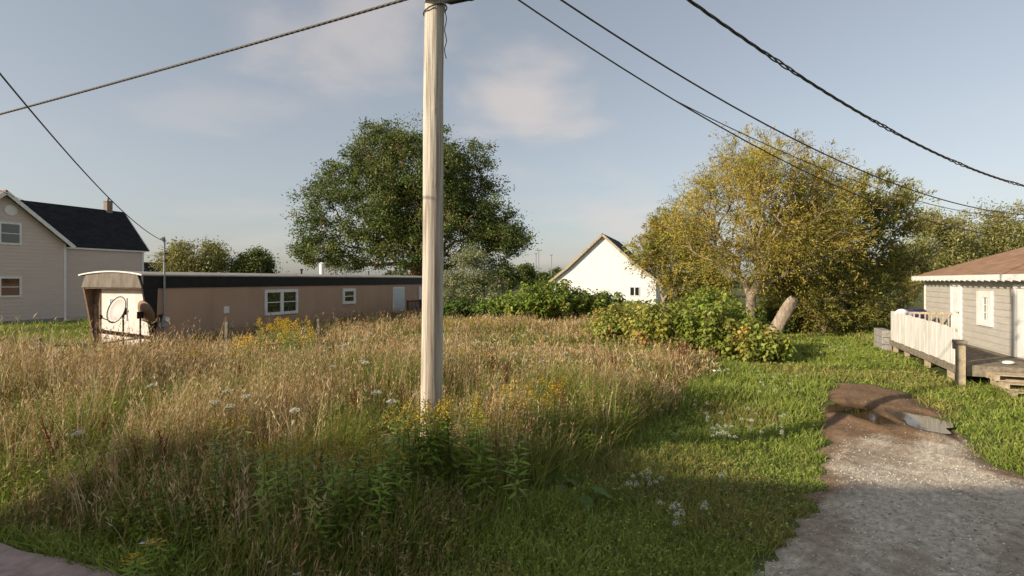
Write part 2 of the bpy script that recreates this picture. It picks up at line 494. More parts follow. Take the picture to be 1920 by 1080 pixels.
gx = axis(-26, 26, 0.35, 3000); gy = axis(-4, 44, 0.35, 3000)
GX, GY = np.meshgrid(gx, gy)
GZ = H(GX, GY) - 0.004
fm = field_mask(GX, GY)
lawn_c = np.array([0.085, 0.115, 0.028]); soil_c = np.array([0.115, 0.085, 0.045]); far_c = np.array([0.10, 0.115, 0.04])
gc = lawn_c[None, None] * (1 - fm[..., None]) + soil_c[None, None] * fm[..., None]
fr = sstep(40, 70, np.hypot(GX, GY))[..., None]
gc = gc * (1 - fr) + far_c * fr
nx_, ny_ = len(gx), len(gy)
idx = np.arange(nx_ * ny_).reshape(ny_, nx_)
gq = np.stack([idx[:-1, :-1], idx[:-1, 1:], idx[1:, 1:], idx[1:, :-1]], -1).reshape(-1, 4)
def ground_mat():
    m, t, p, o = new_mat('ground_cover')
    p.inputs['Roughness'].default_value = 0.95; p.inputs['Specular IOR Level'].default_value = 0.1
    a = t.nodes.new('ShaderNodeAttribute'); a.attribute_name = 'Col'
    tc_ = t.nodes.new('ShaderNodeTexCoord')
    def nz(sc, d=6):
        n = t.nodes.new('ShaderNodeTexNoise'); n.inputs['Scale'].default_value = sc; n.inputs['Detail'].default_value = d
        t.links.new(tc_.outputs['Object'], n.inputs['Vector']); return n.outputs['Fac']
    x = t.nodes.new('ShaderNodeMix'); x.data_type = 'RGBA'; x.blend_type = 'MIX'
    r = t.nodes.new('ShaderNodeMapRange'); r.inputs['From Min'].default_value = 0.4; r.inputs['From Max'].default_value = 0.7; r.inputs['To Max'].default_value = 0.6
    t.links.new(nz(1.1), r.inputs['Value']); t.links.new(r.outputs[0], x.inputs['Factor'])
    t.links.new(a.outputs['Color'], x.inputs['A']); x.inputs['B'].default_value = (0.13, 0.11, 0.05, 1)
    t.links.new(x.outputs['Result'], p.inputs['Base Color'])
    b = t.nodes.new('ShaderNodeBump'); b.inputs['Strength'].default_value = 0.8; b.inputs['Distance'].default_value = 0.05
    t.links.new(nz(14), b.inputs['Height']); t.links.new(b.outputs[0], p.inputs['Normal'])
    return m
M['ground'] = ground_mat()
g = mesh_np('ground', np.stack([GX, GY, GZ], -1).reshape(-1, 3), [gq], M['ground'], gc.reshape(-1, 3), smooth=True)
tag(g, 'lot ground of lawn and weedy soil reaching the horizon', kind='structure')

# road behind the lot and the narrow worn path at the left edge of the frame
def strip(name, p0, p1, a0, a1, dz, mat, label, step=0.5, wob=0.0):
    n = int((a1 - a0) / step) + 1
    A = np.linspace(a0, a1, n)
    k = max(2, int((p1 - p0) / 0.5) + 1)
    P = np.linspace(p0, p1, k)
    AA, PP = np.meshgrid(A, P)
    if wob:
        PP = PP + wob * (np.sin(AA * 1.7) + np.sin(AA * 4.1 + 1) * 0.6 + np.sin(AA * 9.3) * .4) * np.where(np.arange(k)[:, None] == 0, 1, np.where(np.arange(k)[:, None] == k-1, -0.8, 0))
    X = AA * V[0] + PP * U[0]; Y = AA * V[1] + PP * U[1]
    Z = H(X, Y) + dz
    i = np.arange(n * k).reshape(k, n)
    q = np.stack([i[:-1, :-1], i[:-1, 1:], i[1:, 1:], i[1:, :-1]], -1).reshape(-1, 4)
    o = mesh_np(name, np.stack([X, Y, Z], -1).reshape(-1, 3), [q], mat, smooth=True)
    return tag(o, label, kind='structure')
strip('road', -6.0, 1.2, -150, 150, 0.006, M['asphalt'], 'asphalt road passing in front of the lot', 2.0)
strip('path', 2.62, 3.22, -60, 3.0, 0.012, M['path'], 'narrow worn pinkish path along the edge of the weeds', 0.15, 0.03)

# gravel driveway
DPX = [(1385,1080),(1440,1015),(1497,962),(1524,890),(1529,815),(1534,745),(1560,716),(1640,722),(1700,735),(1760,766),(1800,800),(1850,850),(1920,893)]
DP = [gph(a, b) for a, b in DPX]
DP = [(1.9, 3.2), (1.6, 1.0)][::-1] + DP + [(7.2, 6.0), (8.6, 4.0), (8.0, 0.4)]
DPa = np.array(DP)
def poly_dist(x, y, poly):
    """signed distance, positive inside"""
    x = np.asarray(x, float); y = np.asarray(y, float)
    ins = np.zeros(x.shape, bool); d = np.full(x.shape, 1e9)
    n = len(poly)
    for i in range(n):
        x1, y1 = poly[i]; x2, y2 = poly[(i+1) % n]
        c = ((y1 > y) != (y2 > y)) & (x < (x2 - x1) * (y - y1) / ((y2 - y1) if y2 != y1 else 1e-9) + x1)
        ins ^= c
        ex, ey = x2 - x1, y2 - y1
        t = np.clip(((x - x1) * ex + (y - y1) * ey) / (ex*ex + ey*ey + 1e-12), 0, 1)
        d = np.minimum(d, np.hypot(x - x1 - t*ex, y - y1 - t*ey))
    return np.where(ins, d, -d)
def wobble(x, y): return 0.05*np.sin(5.1*x+2.2*y)+0.04*np.sin(9.7*y-3*x)+0.03*np.sin(17*x+11*y)
PUD = [(gph(1612, 780), 0.36, 0.80, -0.05), (gph(1730, 797), 0.36, 0.72, -0.31)]
def puddle_r(x, y, k):
    (cx, cy), rx, ry, an = PUD[k]
    c, s = math.cos(an), math.sin(an)
    a = ((x-cx)*c + (y-cy)*s)/rx; b = (-(x-cx)*s + (y-cy)*c)/ry
    th = np.arctan2(b, a)
    return np.hypot(a, b) / (1 + 0.14*np.sin(3*th+k) + 0.09*np.sin(5*th+2*k) + 0.05*np.sin(9*th))
def drive_z(x, y):
    d = poly_dist(x, y, DP) + wobble(x, y)
    z = H(x, y)
    for k in range(2):      # level the ground round each puddle
        (cx, cy) = PUD[k][0]
        f = 1 - sstep(1.05, 1.5, puddle_r(x, y, k)); z = z*(1-f) + float(H(cx, cy))*f
    z = z + np.clip(d * 0.22 - 0.03, -0.05, 0.075) + 0.008*np.sin(x*7.0+y*3)+0.006*np.sin(y*11-x*4)
    for k in range(2):
        r = puddle_r(x, y, k)
        z = z - 0.05 * (1 - sstep(0.45, 1.25, r))
    return z
dx = np.arange(1.0, 10.6, 0.05); dy = np.arange(0.2, 16.6, 0.05)
DX, DY = np.meshgrid(dx, dy)
dd = poly_dist(DX, DY, DP)
DZ = drive_z(DX, DY)
i = np.arange(DX.size).reshape(DX.shape)
cell = dd[:-1, :-1] > -0.15
q = np.stack([i[:-1, :-1], i[:-1, 1:], i[1:, 1:], i[1:, :-1]], -1)[cell]
used = np.unique(q); remap = np.full(DX.size, -1); remap[used] = np.arange(len(used))
# dirt (1) or gravel (0): the far end and the right edge are bare earth
def dirt_mask(x, y):
    n = 0.35*np.sin(2.3*x+1.1*y)+0.3*np.sin(4.1*y-1.7*x+2)+0.25*np.sin(7.3*x-5.2*y)+0.2*np.sin(13*x+9*y)
    far = sstep(8.3, 9.2, y + 0.55*n - 0.25*(x - 5.5))
    d = poly_dist(x, y, DP)
    edge = (1 - sstep(0.1, 0.65, d + 0.3*n)) * sstep(4.5, 6.5, y)
    patch = sstep(0.45, 0.8, 0.5 + 0.5*np.sin(1.3*x+0.6*y+1.2)*np.sin(0.9*y-1.1*x) + 0.35*n - 0.12)*0.55
    return np.clip(np.maximum(np.maximum(far, edge * 0.9), patch), 0, 1)
dm = dirt_mask(DX, DY)[..., None]
wet = np.zeros(DX.shape)
for k in range(2): wet = np.maximum(wet, 1 - sstep(0.9, 1.6, puddle_r(DX, DY, k)))
jn = rng.normal(size=DX.shape)[..., None]
dc = (np.array([0.48, 0.42, 0.335]) * (1 + 0.16*jn)) * (1 - dm) + (np.array([0.185, 0.118, 0.072]) * (1 + 0.10*jn)) * dm
dc = dc * (1 - wet[..., None]) + np.array([0.095, 0.06, 0.034]) * wet[..., None]
def drive_mat():
    m, t, p, o = new_mat('gravel_and_earth')
    p.inputs['Roughness'].default_value = 0.92; p.inputs['Specular IOR Level'].default_value = 0.15
    a = t.nodes.new('ShaderNodeAttribute'); a.attribute_name = 'Col'
    tc_ = t.nodes.new('ShaderNodeTexCoord')
    v = t.nodes.new('ShaderNodeTexVoronoi'); v.inputs['Scale'].default_value = 38
    t.links.new(tc_.outputs['Object'], v.inputs['Vector'])
    n = t.nodes.new('ShaderNodeTexNoise'); n.inputs['Scale'].default_value = 9; n.inputs['Detail'].default_value = 9
    t.links.new(tc_.outputs['Object'], n.inputs['Vector'])
    r = t.nodes.new('ShaderNodeMapRange'); r.inputs['To Min'].default_value = 0.62; r.inputs['To Max'].default_value = 1.3
    bw = t.nodes.new('ShaderNodeRGBToBW'); t.links.new(v.outputs['Color'], bw.inputs[0])
    mixv = t.nodes.new('ShaderNodeMath'); mixv.operation = 'ADD'
    t.links.new(bw.outputs[0], mixv.inputs[0]); t.links.new(n.outputs['Fac'], mixv.inputs[1])
    hv = t.nodes.new('ShaderNodeMath'); hv.operation = 'MULTIPLY'; hv.inputs[1].default_value = 0.5
    t.links.new(mixv.outputs[0], hv.inputs[0]); t.links.new(hv.outputs[0], r.inputs['Value'])
    x = t.nodes.new('ShaderNodeMix'); x.data_type = 'RGBA'; x.blend_type = 'MULTIPLY'; x.inputs['Factor'].default_value = 1
    t.links.new(a.outputs['Color'], x.inputs['A']); t.links.new(r.outputs[0], x.inputs['B'])
    t.links.new(x.outputs['Result'], p.inputs['Base Color'])
    b = t.nodes.new('ShaderNodeBump'); b.inputs['Strength'].default_value = 0.9; b.inputs['Distance'].default_value = 0.02
    t.links.new(hv.outputs[0], b.inputs['Height']); t.links.new(b.outputs[0], p.inputs['Normal'])
    return m
drv = mesh_np('driveway', np.stack([DX, DY, DZ], -1).reshape(-1, 3)[used], [remap[q]], drive_mat(), dc.reshape(-1, 3)[used], smooth=True)
tag(drv, 'gravel driveway with a bare earth far end', kind='structure')

# puddles standing in the two hollows
def water_mat(name, c):
    m, t, p, o = new_mat(name)
    p.inputs['Base Color'].default_value = lin(c); p.inputs['Roughness'].default_value = 0.03; p.inputs['Specular IOR Level'].default_value = 0.6
    p.inputs['IOR'].default_value = 1.33
    tc_ = t.nodes.new('ShaderNodeTexCoord'); n = t.nodes.new('ShaderNodeTexNoise'); n.inputs['Scale'].default_value = 9
    t.links.new(tc_.outputs['Object'], n.inputs['Vector'])
    b = t.nodes.new('ShaderNodeBump'); b.inputs['Strength'].default_value = 0.06; b.inputs['Distance'].default_value = 0.01
    t.links.new(n.outputs['Fac'], b.inputs['Height']); t.links.new(b.outputs[0], p.inputs['Normal'])
    return m
for k, (mt, lb) in enumerate(((water_mat('brown_puddle', (0.07,0.042,0.018)), 'dark brown puddle in the left hollow of the driveway earth'),
                              (water_mat('pale_puddle', (0.115,0.09,0.065)), 'pale murky puddle in the right hollow of the driveway earth'))):
    (cx, cy), rx, ry, an = PUD[k]
    th = np.linspace(0, 2*np.pi, 48, endpoint=False)
    rr = 1.06 * (1 + 0.14*np.sin(3*th+k) + 0.09*np.sin(5*th+2*k) + 0.05*np.sin(9*th))
    a = rr*np.cos(th)*rx; b = rr*np.sin(th)*ry
    c, s = math.cos(an), math.sin(an)
    X = cx + a*c - b*s; Y = cy + a*s + b*c
    zc = float(drive_z(np.array([cx]), np.array([cy]))[0]) + (0.043, 0.033)[k]
    o = mesh_np('puddle', np.stack([X - cx, Y - cy, np.zeros(48)], -1), [np.arange(48)[None]], mt)
    o.location = (cx, cy, zc)
    tag(o, lb, kind='structure')

# loose stones on the gravel: nobody could count them
ng = 19000
sx = rng.uniform(1.2, 9.0, ng*3); sy = 2.6 + (11.4-2.6) * rng.uniform(0, 1, ng*3) ** 1.25
ok = (poly_dist(sx, sy, DP) > 0.02) & (rng.uniform(size=ng*3) > dirt_mask(sx, sy)*0.93) & (puddle_r(sx, sy, 0) > 1.15) & (puddle_r(sx, sy, 1) > 1.15)
sx, sy = sx[ok][:ng], sy[ok][:ng]; ng = len(sx)
ss = rng.lognormal(-4.9, 0.36, ng)
base = np.array([(1,0,0),(0,1,0),(-1,0,0),(0,-1,0),(0,0,0.7),(0,0,-0.5)], float)
sv = base[None] * ss[:, None, None] * rng.uniform(0.55, 1.3, (ng, 6, 3))
an = rng.uniform(0, 6.28, ng); ca, sa = np.cos(an)[:, None], np.sin(an)[:, None]
sv = np.stack([sv[..., 0]*ca - sv[..., 1]*sa, sv[..., 0]*sa + sv[..., 1]*ca, sv[..., 2]], -1)
sv += np.stack([sx, sy, drive_z(sx, sy) + ss*0.25], -1)[:, None]
of = np.array([(0,1,4),(1,2,4),(2,3,4),(3,0,4),(1,0,5),(2,1,5),(3,2,5),(0,3,5)])
st = (of[None] + (np.arange(ng)*6)[:, None, None]).reshape(-1, 3)
sc = pick_cols(ng, [(0.52,0.475,0.41,4),(0.41,0.365,0.305,3),(0.62,0.58,0.51,2),(0.28,0.22,0.165,1)], 0.2)
o = mesh_np('gravel', sv.reshape(-1, 3), [st], M['attr'], np.repeat(sc, 6, 0))
tag(o, 'loose grey gravel scattered over the driveway', 'gravel', kind='stuff')

# ================================================================ buildings
UA = math.atan2(U[1], U[0])
# ---- brown mobile home. local x runs away along the long wall, -y is the visible long wall, -x the sunlit end
tl = empty('mobile_home', (TR0[0], TR0[1], 0), UA)
tag(tl, 'long low brown mobile home with black roof band and dishes at its end', 'mobile home')
L, W_ = 20.8, 3.0
ZB, ZT = 2.21, 2.69
MB().box(0.02, L, 0.0, W_, 0.12, ZB).build('wall', M['tan_wall'], tl)
MB().box(0.05, L-0.05, 0.08, W_-0.08, -0.1, 0.12).build('skirting', M['wood_brown'], tl)
# seam battens on the long wall
for xx in (2.44, 4.88, 8.6, 12.6, 15.2, 18.4):
    MB().box(xx, xx + 0.025, -0.006, 0.0, 0.14, ZB).build('seam_strip', M['tan_wall'], tl)
MB().box(0.0, L+0.02, -0.03, 0.0, 0.05, 0.13).build('base_rail', M['wood_brown'], tl)
# black band along the top of the long wall and its far side
b = MB(); b.box(-0.38, L+0.05, -0.05, 0.06, ZB, ZT - 0.01); b.build('roof_band', M['black_band'], tl)
MB().box(-0.02, L+0.05, W_-0.06, W_+0.05, ZB, ZT - 0.01).build('roof_band', M['black_band'], tl)
# arched roof
n = 12
ys = [-0.10 + (W_ + 0.20) * k / n for k in range(n + 1)]
zs = [ZT + 0.13 * math.sin(math.pi * k / n) ** 0.8 for k in range(n + 1)]
poly = [(y, z) for y, z in zip(ys, zs)]
T90 = lambda x, y, z: (y, x, z)
r = MB(T90)
r.prism(poly + [(y, z - 0.05) for y, z in reversed(poly)], -0.46, L + 0.12)
roof = r.build('roof', M['roof_metal'], tl)
e = MB(T90); e.prism([(y*1.012-0.02, z + 0.012) for y, z in poly] + [(y*1.012-0.02, z - 0.035) for y, z in reversed(poly)], -0.50, -0.465)
e.build('edge_trim', M['white'], roof)
for xx, yy, hh, rr in ((6.0, 1.0, 0.22, 0.06), (9.4, 1.6, 0.2, 0.08), (14.5, 0.9, 0.16, 0.05)):
    MB().tube([(xx, yy, ZT+0.1), (xx, yy, ZT+0.12+hh)], rr*0.6, 8).tube([(xx, yy, ZT+0.12+hh), (xx, yy, ZT+0.2+hh)], rr, 8).build('roof_vent', M['black'], roof)
MB().tube([(10.9, 1.5, ZT+0.1), (10.9, 1.5, ZT+0.72)], 0.13, 10).tube([(10.9, 1.5, ZT+0.72), (10.9, 1.5, ZT+0.80)], [0.19, 0.04], 10).build('flue', M['white'], roof)
# canopy over the near end: fascia and two tapered side fins
fz = ZB + 0.02
f_ = MB(T90)
f_.prism([(-0.05, fz)] + [(W_+0.05, fz)] + [(y, z - 0.055) for y, z in reversed(poly[1:-1])], -0.44, -0.38)
f_.build('canopy_fascia', M['canopy'], tl)
MB().box(-0.38, 0.0, 0.0, W_, ZB - 0.03, ZB + 0.02).build('canopy_soffit', M['wood_brown'], tl)
fin = MB(); fin.add([(-0.40,-0.05,fz),(0.16,-0.05,fz),(0.06,-0.05,0.1),(-0.02,-0.05,0.1),(-0.40,0.03,fz),(0.16,0.03,fz),(0.06,0.03,0.1),(-0.02,0.03,0.1)],
        [(0,1,2,3),(7,6,5,4),(0,4,5,1),(1,5,6,2),(2,6,7,3),(3,7,4,0)])
fin.build('side_fin', M['black_band'], tl)
fin = MB(); fin.add([(-0.40,W_-0.03,fz),(0.05,W_-0.03,fz),(0.05,W_-0.03,0.1),(-0.02,W_-0.03,0.1),(-0.40,W_+0.05,fz),(0.05,W_+0.05,fz),(0.05,W_+0.05,0.1),(-0.02,W_+0.05,0.1)],
        [(0,1,2,3),(7,6,5,4),(0,4,5,1),(1,5,6,2),(2,6,7,3),(3,7,4,0)])
fin.build('side_fin', M['wood_brown'], tl)
# the end: white faded panel, brown jamb, boarded window patches
MB().box(-0.025, 0.02, 0.03, 2.62, 0.12, ZB-0.03).build('end_panel', M['pink_white'], tl)
MB().box(-0.05, 0.02, 2.62, 2.97, 0.12, ZB-0.03).build('jamb_board', M['wood_brown'], tl)
window(tl, 1.25, 2.15, 1.02, 1.85, -0.025, T=T90, fw=0.05, cols=2, rows=2, glass='metal_grey', depth=0.03)
MB().box(-0.045, -0.02, 0.03, 2.7, 0.10, 0.20).build('sill_strip', M['white'], tl)
# windows, door, vent on the long wall
window(tl, 5.16, 7.24, 0.90, 2.06, 0.0, fw=0.13, cols=2, rows=2, depth=0.07)
window(tl, 10.7, 11.84, 1.17, 2.03, 0.0, fw=0.16, cols=1, rows=2, depth=0.07)
window(tl, 19.1, 20.1, 1.0, 2.03, 0.0, fw=0.13, cols=1, rows=2, depth=0.07)
d = MB().box(15.8, 17.2, -0.04, 0.0, 0.45, 2.05).build('door_frame', M['white'], tl)
MB().box(15.93, 17.07, -0.055, -0.04, 0.47, 1.97).build('door', M['door_blue'], d)
MB().sphere((16.98, -0.08, 1.2), 0.035, 8, 6).build('knob', M['metal_grey'], d)
v_ = MB().box(3.0, 3.26, -0.03, 0.0, 1.13, 1.41).build('wall_vent', M['white'], tl)
for k in range(4): MB().box(3.03, 3.23, -0.045, -0.03, 1.17 + k*0.06, 1.20 + k*0.06).build('louvre', M['white'], v_)
# electricity mast and meter
ms = MB().tube([(0.36,-0.10,0.3),(0.36,-0.10,3.95)], 0.035, 8).build('service_mast', M['metal_grey'], tl)
MB().tube([(0.36,-0.10,3.88),(0.30,-0.14,4.02),(0.20,-0.16,3.96)], [0.05,0.06,0.045], 8).build('weather_head', M['metal_grey'], ms)
for zz_ in (3.45, 3.2): MB().box(0.30, 0.42, -0.2, -0.05, zz_-0.03, zz_+0.03).build('insulator', M['black'], ms)
mt_ = MB().box(0.24, 0.5, -0.16, -0.01, 0.80, 1.20).build('meter_box', M['metal_grey'], tl, bevel=0.01)
MB(lambda x,y,z:(x,z,y)).tube([(0.38, 1.07, -0.16),(0.38, 1.07, -0.25)], [0.09,0.085], 12).build('meter_glass', M['white'], mt_)
MB().box(0.12, 0.26, -0.12, -0.01, 0.82, 0.98).build('junction_box', M['metal_grey'], tl)

# ---- small deck at the trailer's door
dk = empty('door_deck', (TR0[0] + U[0]*15.2, TR0[1] + U[1]*15.2, 0), UA)
tag(dk, 'small dark brown railed deck at the mobile home door', 'deck')
for k in range(9): MB().box(0.0, 4.0, -1.32 + k*0.145, -1.32 + k*0.145 + 0.135, 0.36, 0.40).build('deck_board', M['wood_dark'], dk)
for xx in (0.04, 1.7, 2.3, 3.9):
    MB().box(xx, xx+0.09, -1.41, -1.325, 0.0, 1.25).build('post', M['wood_dark'], dk)
for xa, xb in ((0.13, 1.7), (2.39, 3.9)):
    MB().box(xa, xb, -1.40, -1.335, 1.14, 1.22).build('rail', M['wood_dark'], dk)
    MB().box(xa, xb, -1.40, -1.335, 0.50, 0.57).build('rail', M['wood_dark'], dk)
    for k in range(9):
        x = xa + (xb-xa)*(k+0.5)/9
        MB().box(x-0.02, x+0.02, -1.385, -1.35, 0.57, 1.14).build('baluster', M['wood_dark'], dk)
for k in range(2): MB().box(1.75, 2.3, -1.75 + k*0.3, -1.46 + k*0.3, 0.10 + k*0.13, 0.14 + k*0.13).build('step', M['wood_dark'], dk)

# ---- two satellite dishes on posts in front of the trailer's end
def dish(name, loc, face, dia, mat, label, post_h):
    t = empty(name, loc); tag(t, label, 'satellite dish', 'satellite dishes at the end of the mobile home')
    MB().tube([(0,0,-0.05),(0,0,post_h)], 0.028, 8).build('post', M['black'], t)
    fd = Vector(face).normalized()
    a = fd.cross(Vector((0,0,1))).normalized(); u2 = a.cross(fd)
    c = Vector((0,0,post_h)) + fd*0.24
    vs = []; fs = []; nr, ns = 5, 24
    for sgn, off in ((1, 0.0), (-1, -0.018)):
        b0 = len(vs); vs.append(tuple(c + fd*(off - 0.09)))
        for j in range(1, nr+1):
            for k in range(ns):
                th = 2*math.pi*k/ns; rr = dia/2*j/nr
                vs.append(tuple(c + a*(rr*math.cos(th)) + u2*(rr*1.1*math.sin(th)) + fd*(0.09*(j/nr)**2 - 0.09 + off)))
        for k in range(ns):
            fs.append((b0, b0+1+k, b0+1+(k+1) % ns))
            for j in range(nr-1):
                p = b0+1+j*ns
                fs.append((p+k, p+ns+k, p+ns+(k+1) % ns, p+(k+1) % ns))
    rim = [nr*ns - ns + 1 + k for k in range(ns)]; rim2 = [x + nr*ns + 1 for x in rim]
    for k in range(ns): fs.append((rim[k], rim2[k], rim2[(k+1) % ns], rim[(k+1) % ns]))
    m = MB(); m.add(vs, fs); rf = m.build('reflector', mat, t, smooth=True)
    MB().tube([vs[1 + (nr-1)*ns + k % ns] for k in range(ns+1)], 0.014, 6, cap=False).build('rim', M['black'], rf)
    lo = c - u2*dia*0.52
    hd = c + fd*0.42 - u2*dia*0.42
    MB().tube([tuple(Vector((0,0,post_h-0.15))), tuple(lo), tuple(hd)], 0.018, 6).build('feed_arm', M['black'], t)
    MB().sphere(tuple(hd), 0.07, 10, 8, (1,1,1.2)).build('feed_horn', M['black'], t)
    MB().box(-0.07, 0.07, -0.07, 0.07, post_h-0.12, post_h+0.12).build('bracket', M['black'], t)
dish('satellite_dish', (at(231, 18.3), 18.3, 0), (-0.33, -0.90, 0.30), 0.84, M['dish'], 'pale grey satellite dish facing left on a post', 1.42)
dish('satellite_dish', (at(263, 18.5), 18.5, 0), (0.35, 0.9, 0.35), 0.80, M['dish_brown'], 'brown backed satellite dish turned away by the black corner fin', 1.28)

# ---- taupe house on the left
HO = np.array([-26.8, 32.0])
hs_ = empty('taupe_house', (HO[0], HO[1], 0), UA)
tag(hs_, 'tall taupe sided house with steep black roofed wing and chimney', 'house')
ZE, ZP, HW = 4.70, 7.25, 3.05
core = MB(); core.prism([(-6.1,0),(0,0),(0,ZE),(-HW,ZP),(-6.1,ZE)], 0.0, 9.0); core.build('wall', M['taupe'], hs_)
sl = (ZP-ZE)/HW
sd = MB(); lap_siding(sd, -6.1, 0, 0.0, 0.25, ZP, 0.2, xl=lambda z: -6.1 + max(0, (z-ZE)/sl), xr=lambda z: -max(0, (z-ZE)/sl))
tag(sd.build('siding', M['taupe'], hs_), kind='stuff')
MB().box(-6.1, 0.0, -0.03, 0.0, 0.0, 0.25).build('foundation', M['concrete'], hs_)
MB().box(-0.10, 0.03, -0.045, 0.0, 0.0, ZE-0.05).build('corner_board', M['white'], hs_)
MB().box(0.0, 0.035, 0.0, 0.40, 0.0, ZE-0.05).build('corner_board', M['white'], hs_)
for s in (1, -1):
    ea = -HW + s*(HW+0.30); ez = ZE - 0.30*sl
    q4 = [(ea,-0.35,ez+0.14),(ea,9.3,ez+0.14),(-HW,9.3,ZP+0.16),(-HW,-0.35,ZP+0.16)]
    roof_slab('roof', q4, 0.10, M['shingle_brown'] if s == -1 else M['shingle_grey'], hs_)
    m = MB(); m.bar((ea,-0.36,ez), (-HW,-0.36,ZP+0.02), 0.045, 0.20, up=(0,0,1)); m.build('rake_board', M['white'], hs_)
MB(lambda x,y,z:(x,z,y)).tube([(-HW+0.35, 6.35, 0.0),(-HW+0.35, 6.35,-0.05)], 0.30, 16).build('round_vent', M['white'], hs_)
window(hs_, -3.25, -2.22, 4.45, 5.68, -0.02, fw=0.10, rows=2)
window(hs_, -3.25, -2.22, 1.55, 2.68, -0.02, fw=0.10, rows=2, glass='glass_warm')
window(hs_, -5.4, -4.4, 1.55, 2.68, -0.02, fw=0.10, rows=2)
# wing
WX, WY0, WR = 5.0, 0.35, 2.65
ZW, ZR = 4.62, 7.20
wc = MB(T90); wc.prism([(WY0,0),(WY0+4.6,0),(WY0+4.6,ZW),(WR,ZR),(WY0,ZW)], -0.5, WX)
wc.build('wing_wall', M['taupe'], hs_)
sd = MB(); lap_siding(sd, 0.0, WX, WY0, 0.25, ZW, 0.2); tag(sd.build('siding', M['taupe'], hs_), kind='stuff')
MB().box(WX-0.11, WX+0.03, WY0-0.045, WY0, 0.0, ZW-0.08).build('corner_board', M['white'], hs_)
MB().box(0.04, WX+0.1, WY0-0.14, WY0-0.10, ZW-0.22, ZW-0.05).build('fascia', M['white'], hs_)
slw = (ZR-ZW)/(WR-WY0)
roof_slab('roof', [(-1.5, WY0-0.18, ZW-0.18*slw+0.12), (WX+0.28, WY0-0.18, ZW-0.18*slw+0.12), (WX+0.28, WR, ZR+0.12), (-1.5, WR, ZR+0.12)], 0.09, M['shingle_black'], hs_)
roof_slab('roof', [(-1.5, WY0+4.8, ZW-0.1), (WX+0.28, WY0+4.8, ZW-0.1), (WX+0.28, WR, ZR+0.115), (-1.5, WR, ZR+0.115)], 0.09, M['shingle_black'], hs_)
m = MB(); m.bar((WX+0.3, WY0-0.18, ZW-0.12), (WX+0.3, WR, ZR+0.05), 0.04, 0.14); m.build('rake_board', M['white'], hs_)
ch = MB().box(4.03, 4.40, WR-0.18, WR+0.18, ZR-0.3, ZR+0.70).build('chimney', M['brick'], hs_)
MB().box(4.0, 4.43, WR-0.21, WR+0.21, ZR+0.70, ZR+0.76).build('cap', M['concrete'], ch)
MB().tube([(4.2, WR, ZR+0.76),(4.2, WR, ZR+0.98)], 0.09, 8).build('flue', M['metal_grey'], ch)

# ---- white gabled house in the middle distance
wo = np.array([13.5, 50.0])
wh = empty('white_house', (wo[0], wo[1], 0), UA)
tag(wh, 'bright white gabled house with dark roof beyond the bushes', 'house')
GW, WZE, WZP, GL = 10.0, 2.45, 6.85, 11.0
prof = [(0.0, WZE), (1.6, 3.72), (GW/2, WZP), (GW-1.6, 3.72), (GW, WZE)]
c = MB(T90); c.prism([(0,0)] + prof[::-1][::-1] + [(GW,0)], 0.0, GL); c.build('wall', M['white_wall'], wh)
def wl(z): return 0.0 if z <= WZE else float(np.interp(z, [WZE, 3.72, WZP], [0, 1.6, GW/2]))
sd = MB(T90); lap_siding(sd, 0, GW, 0.0, 0.2, WZP, 0.2, xl=wl, xr=lambda z: GW - wl(z)); tag(sd.build('siding', M['white_wall'], wh), kind='stuff')
ext = [(-0.45, WZE-0.30), (1.6, 3.72), (GW/2, WZP)]
for s in (0, 1):
    pr = ext if s == 0 else [(GW-a, b_) for a, b_ in ext]
    for (a0, z0), (a1, z1) in zip(pr[:-1], pr[1:]):
        roof_slab('roof', [(-0.35, a0, z0+0.16), (GL+0.3, a0, z0+0.16), (GL+0.3, a1, z1+0.16), (-0.35, a1, z1+0.16)], 0.11, M['shingle_grey'], wh)
        m = MB(); m.bar((-0.36, a0, z0+0.02), (-0.36, a1, z1+0.02), 0.05, 0.22); m.build('rake_board', M['wood_pale'], wh)
window(wh, 1.5, 2.42, 0.98, 1.86, -0.02, T=T90, fw=0.06, cols=2, rows=1)
for k in range(2): MB(T90).box(3.3+k*0.3, 3.42+k*0.3, -0.08, -0.02, 1.2, 1.35).build('wall_pipe', M['metal_grey'], wh)

# ---- grey sided house on the right: local x runs towards the camera along the visible wall, -y is that wall's outside
RU = np.array([0.39, 0.92]); RU = RU/np.linalg.norm(RU)
RO = np.array([15.8, 20.4])
RA = math.atan2(-RU[1], -RU[0])
def rloc(s, y): return RO - RU*s + np.array([RU[1], -RU[0]])*y
rh = empty('grey_house', (RO[0], RO[1], 0), RA)
tag(rh, 'single storey grey sided house with brown shingle roof', 'house')
RL, RD, RZ = 12.5, 7.2, 2.60
c = MB(T90); c.prism([(0,0.1),(RD,0.1),(RD,RZ),(RD/2,RZ+1.15),(0,RZ)], 0.0, RL); c.build('wall', M['grey_siding'], rh)
k = 0; z = 0.18
while z < RZ - 0.05:
    m = MB(); lap_siding(m, 0.1, RL, 0.0, z, min(z+0.19, RZ), 0.19)
    m.build('siding_board', M['grey_siding'], rh); z += 0.19
MB().box(0.0, 0.10, -0.035, 0.0, 0.1, RZ).build('corner_board', M['white'], rh)
slr = 1.15/(RD/2)
rf = roof_slab('roof', [(-0.35,-0.32,RZ-0.32*slr+0.14),(RL+0.3,-0.32,RZ-0.32*slr+0.14),(RL+0.3,RD/2,RZ+1.29),(-0.35,RD/2,RZ+1.29)], 0.06, M['shingle_brown'], rh)
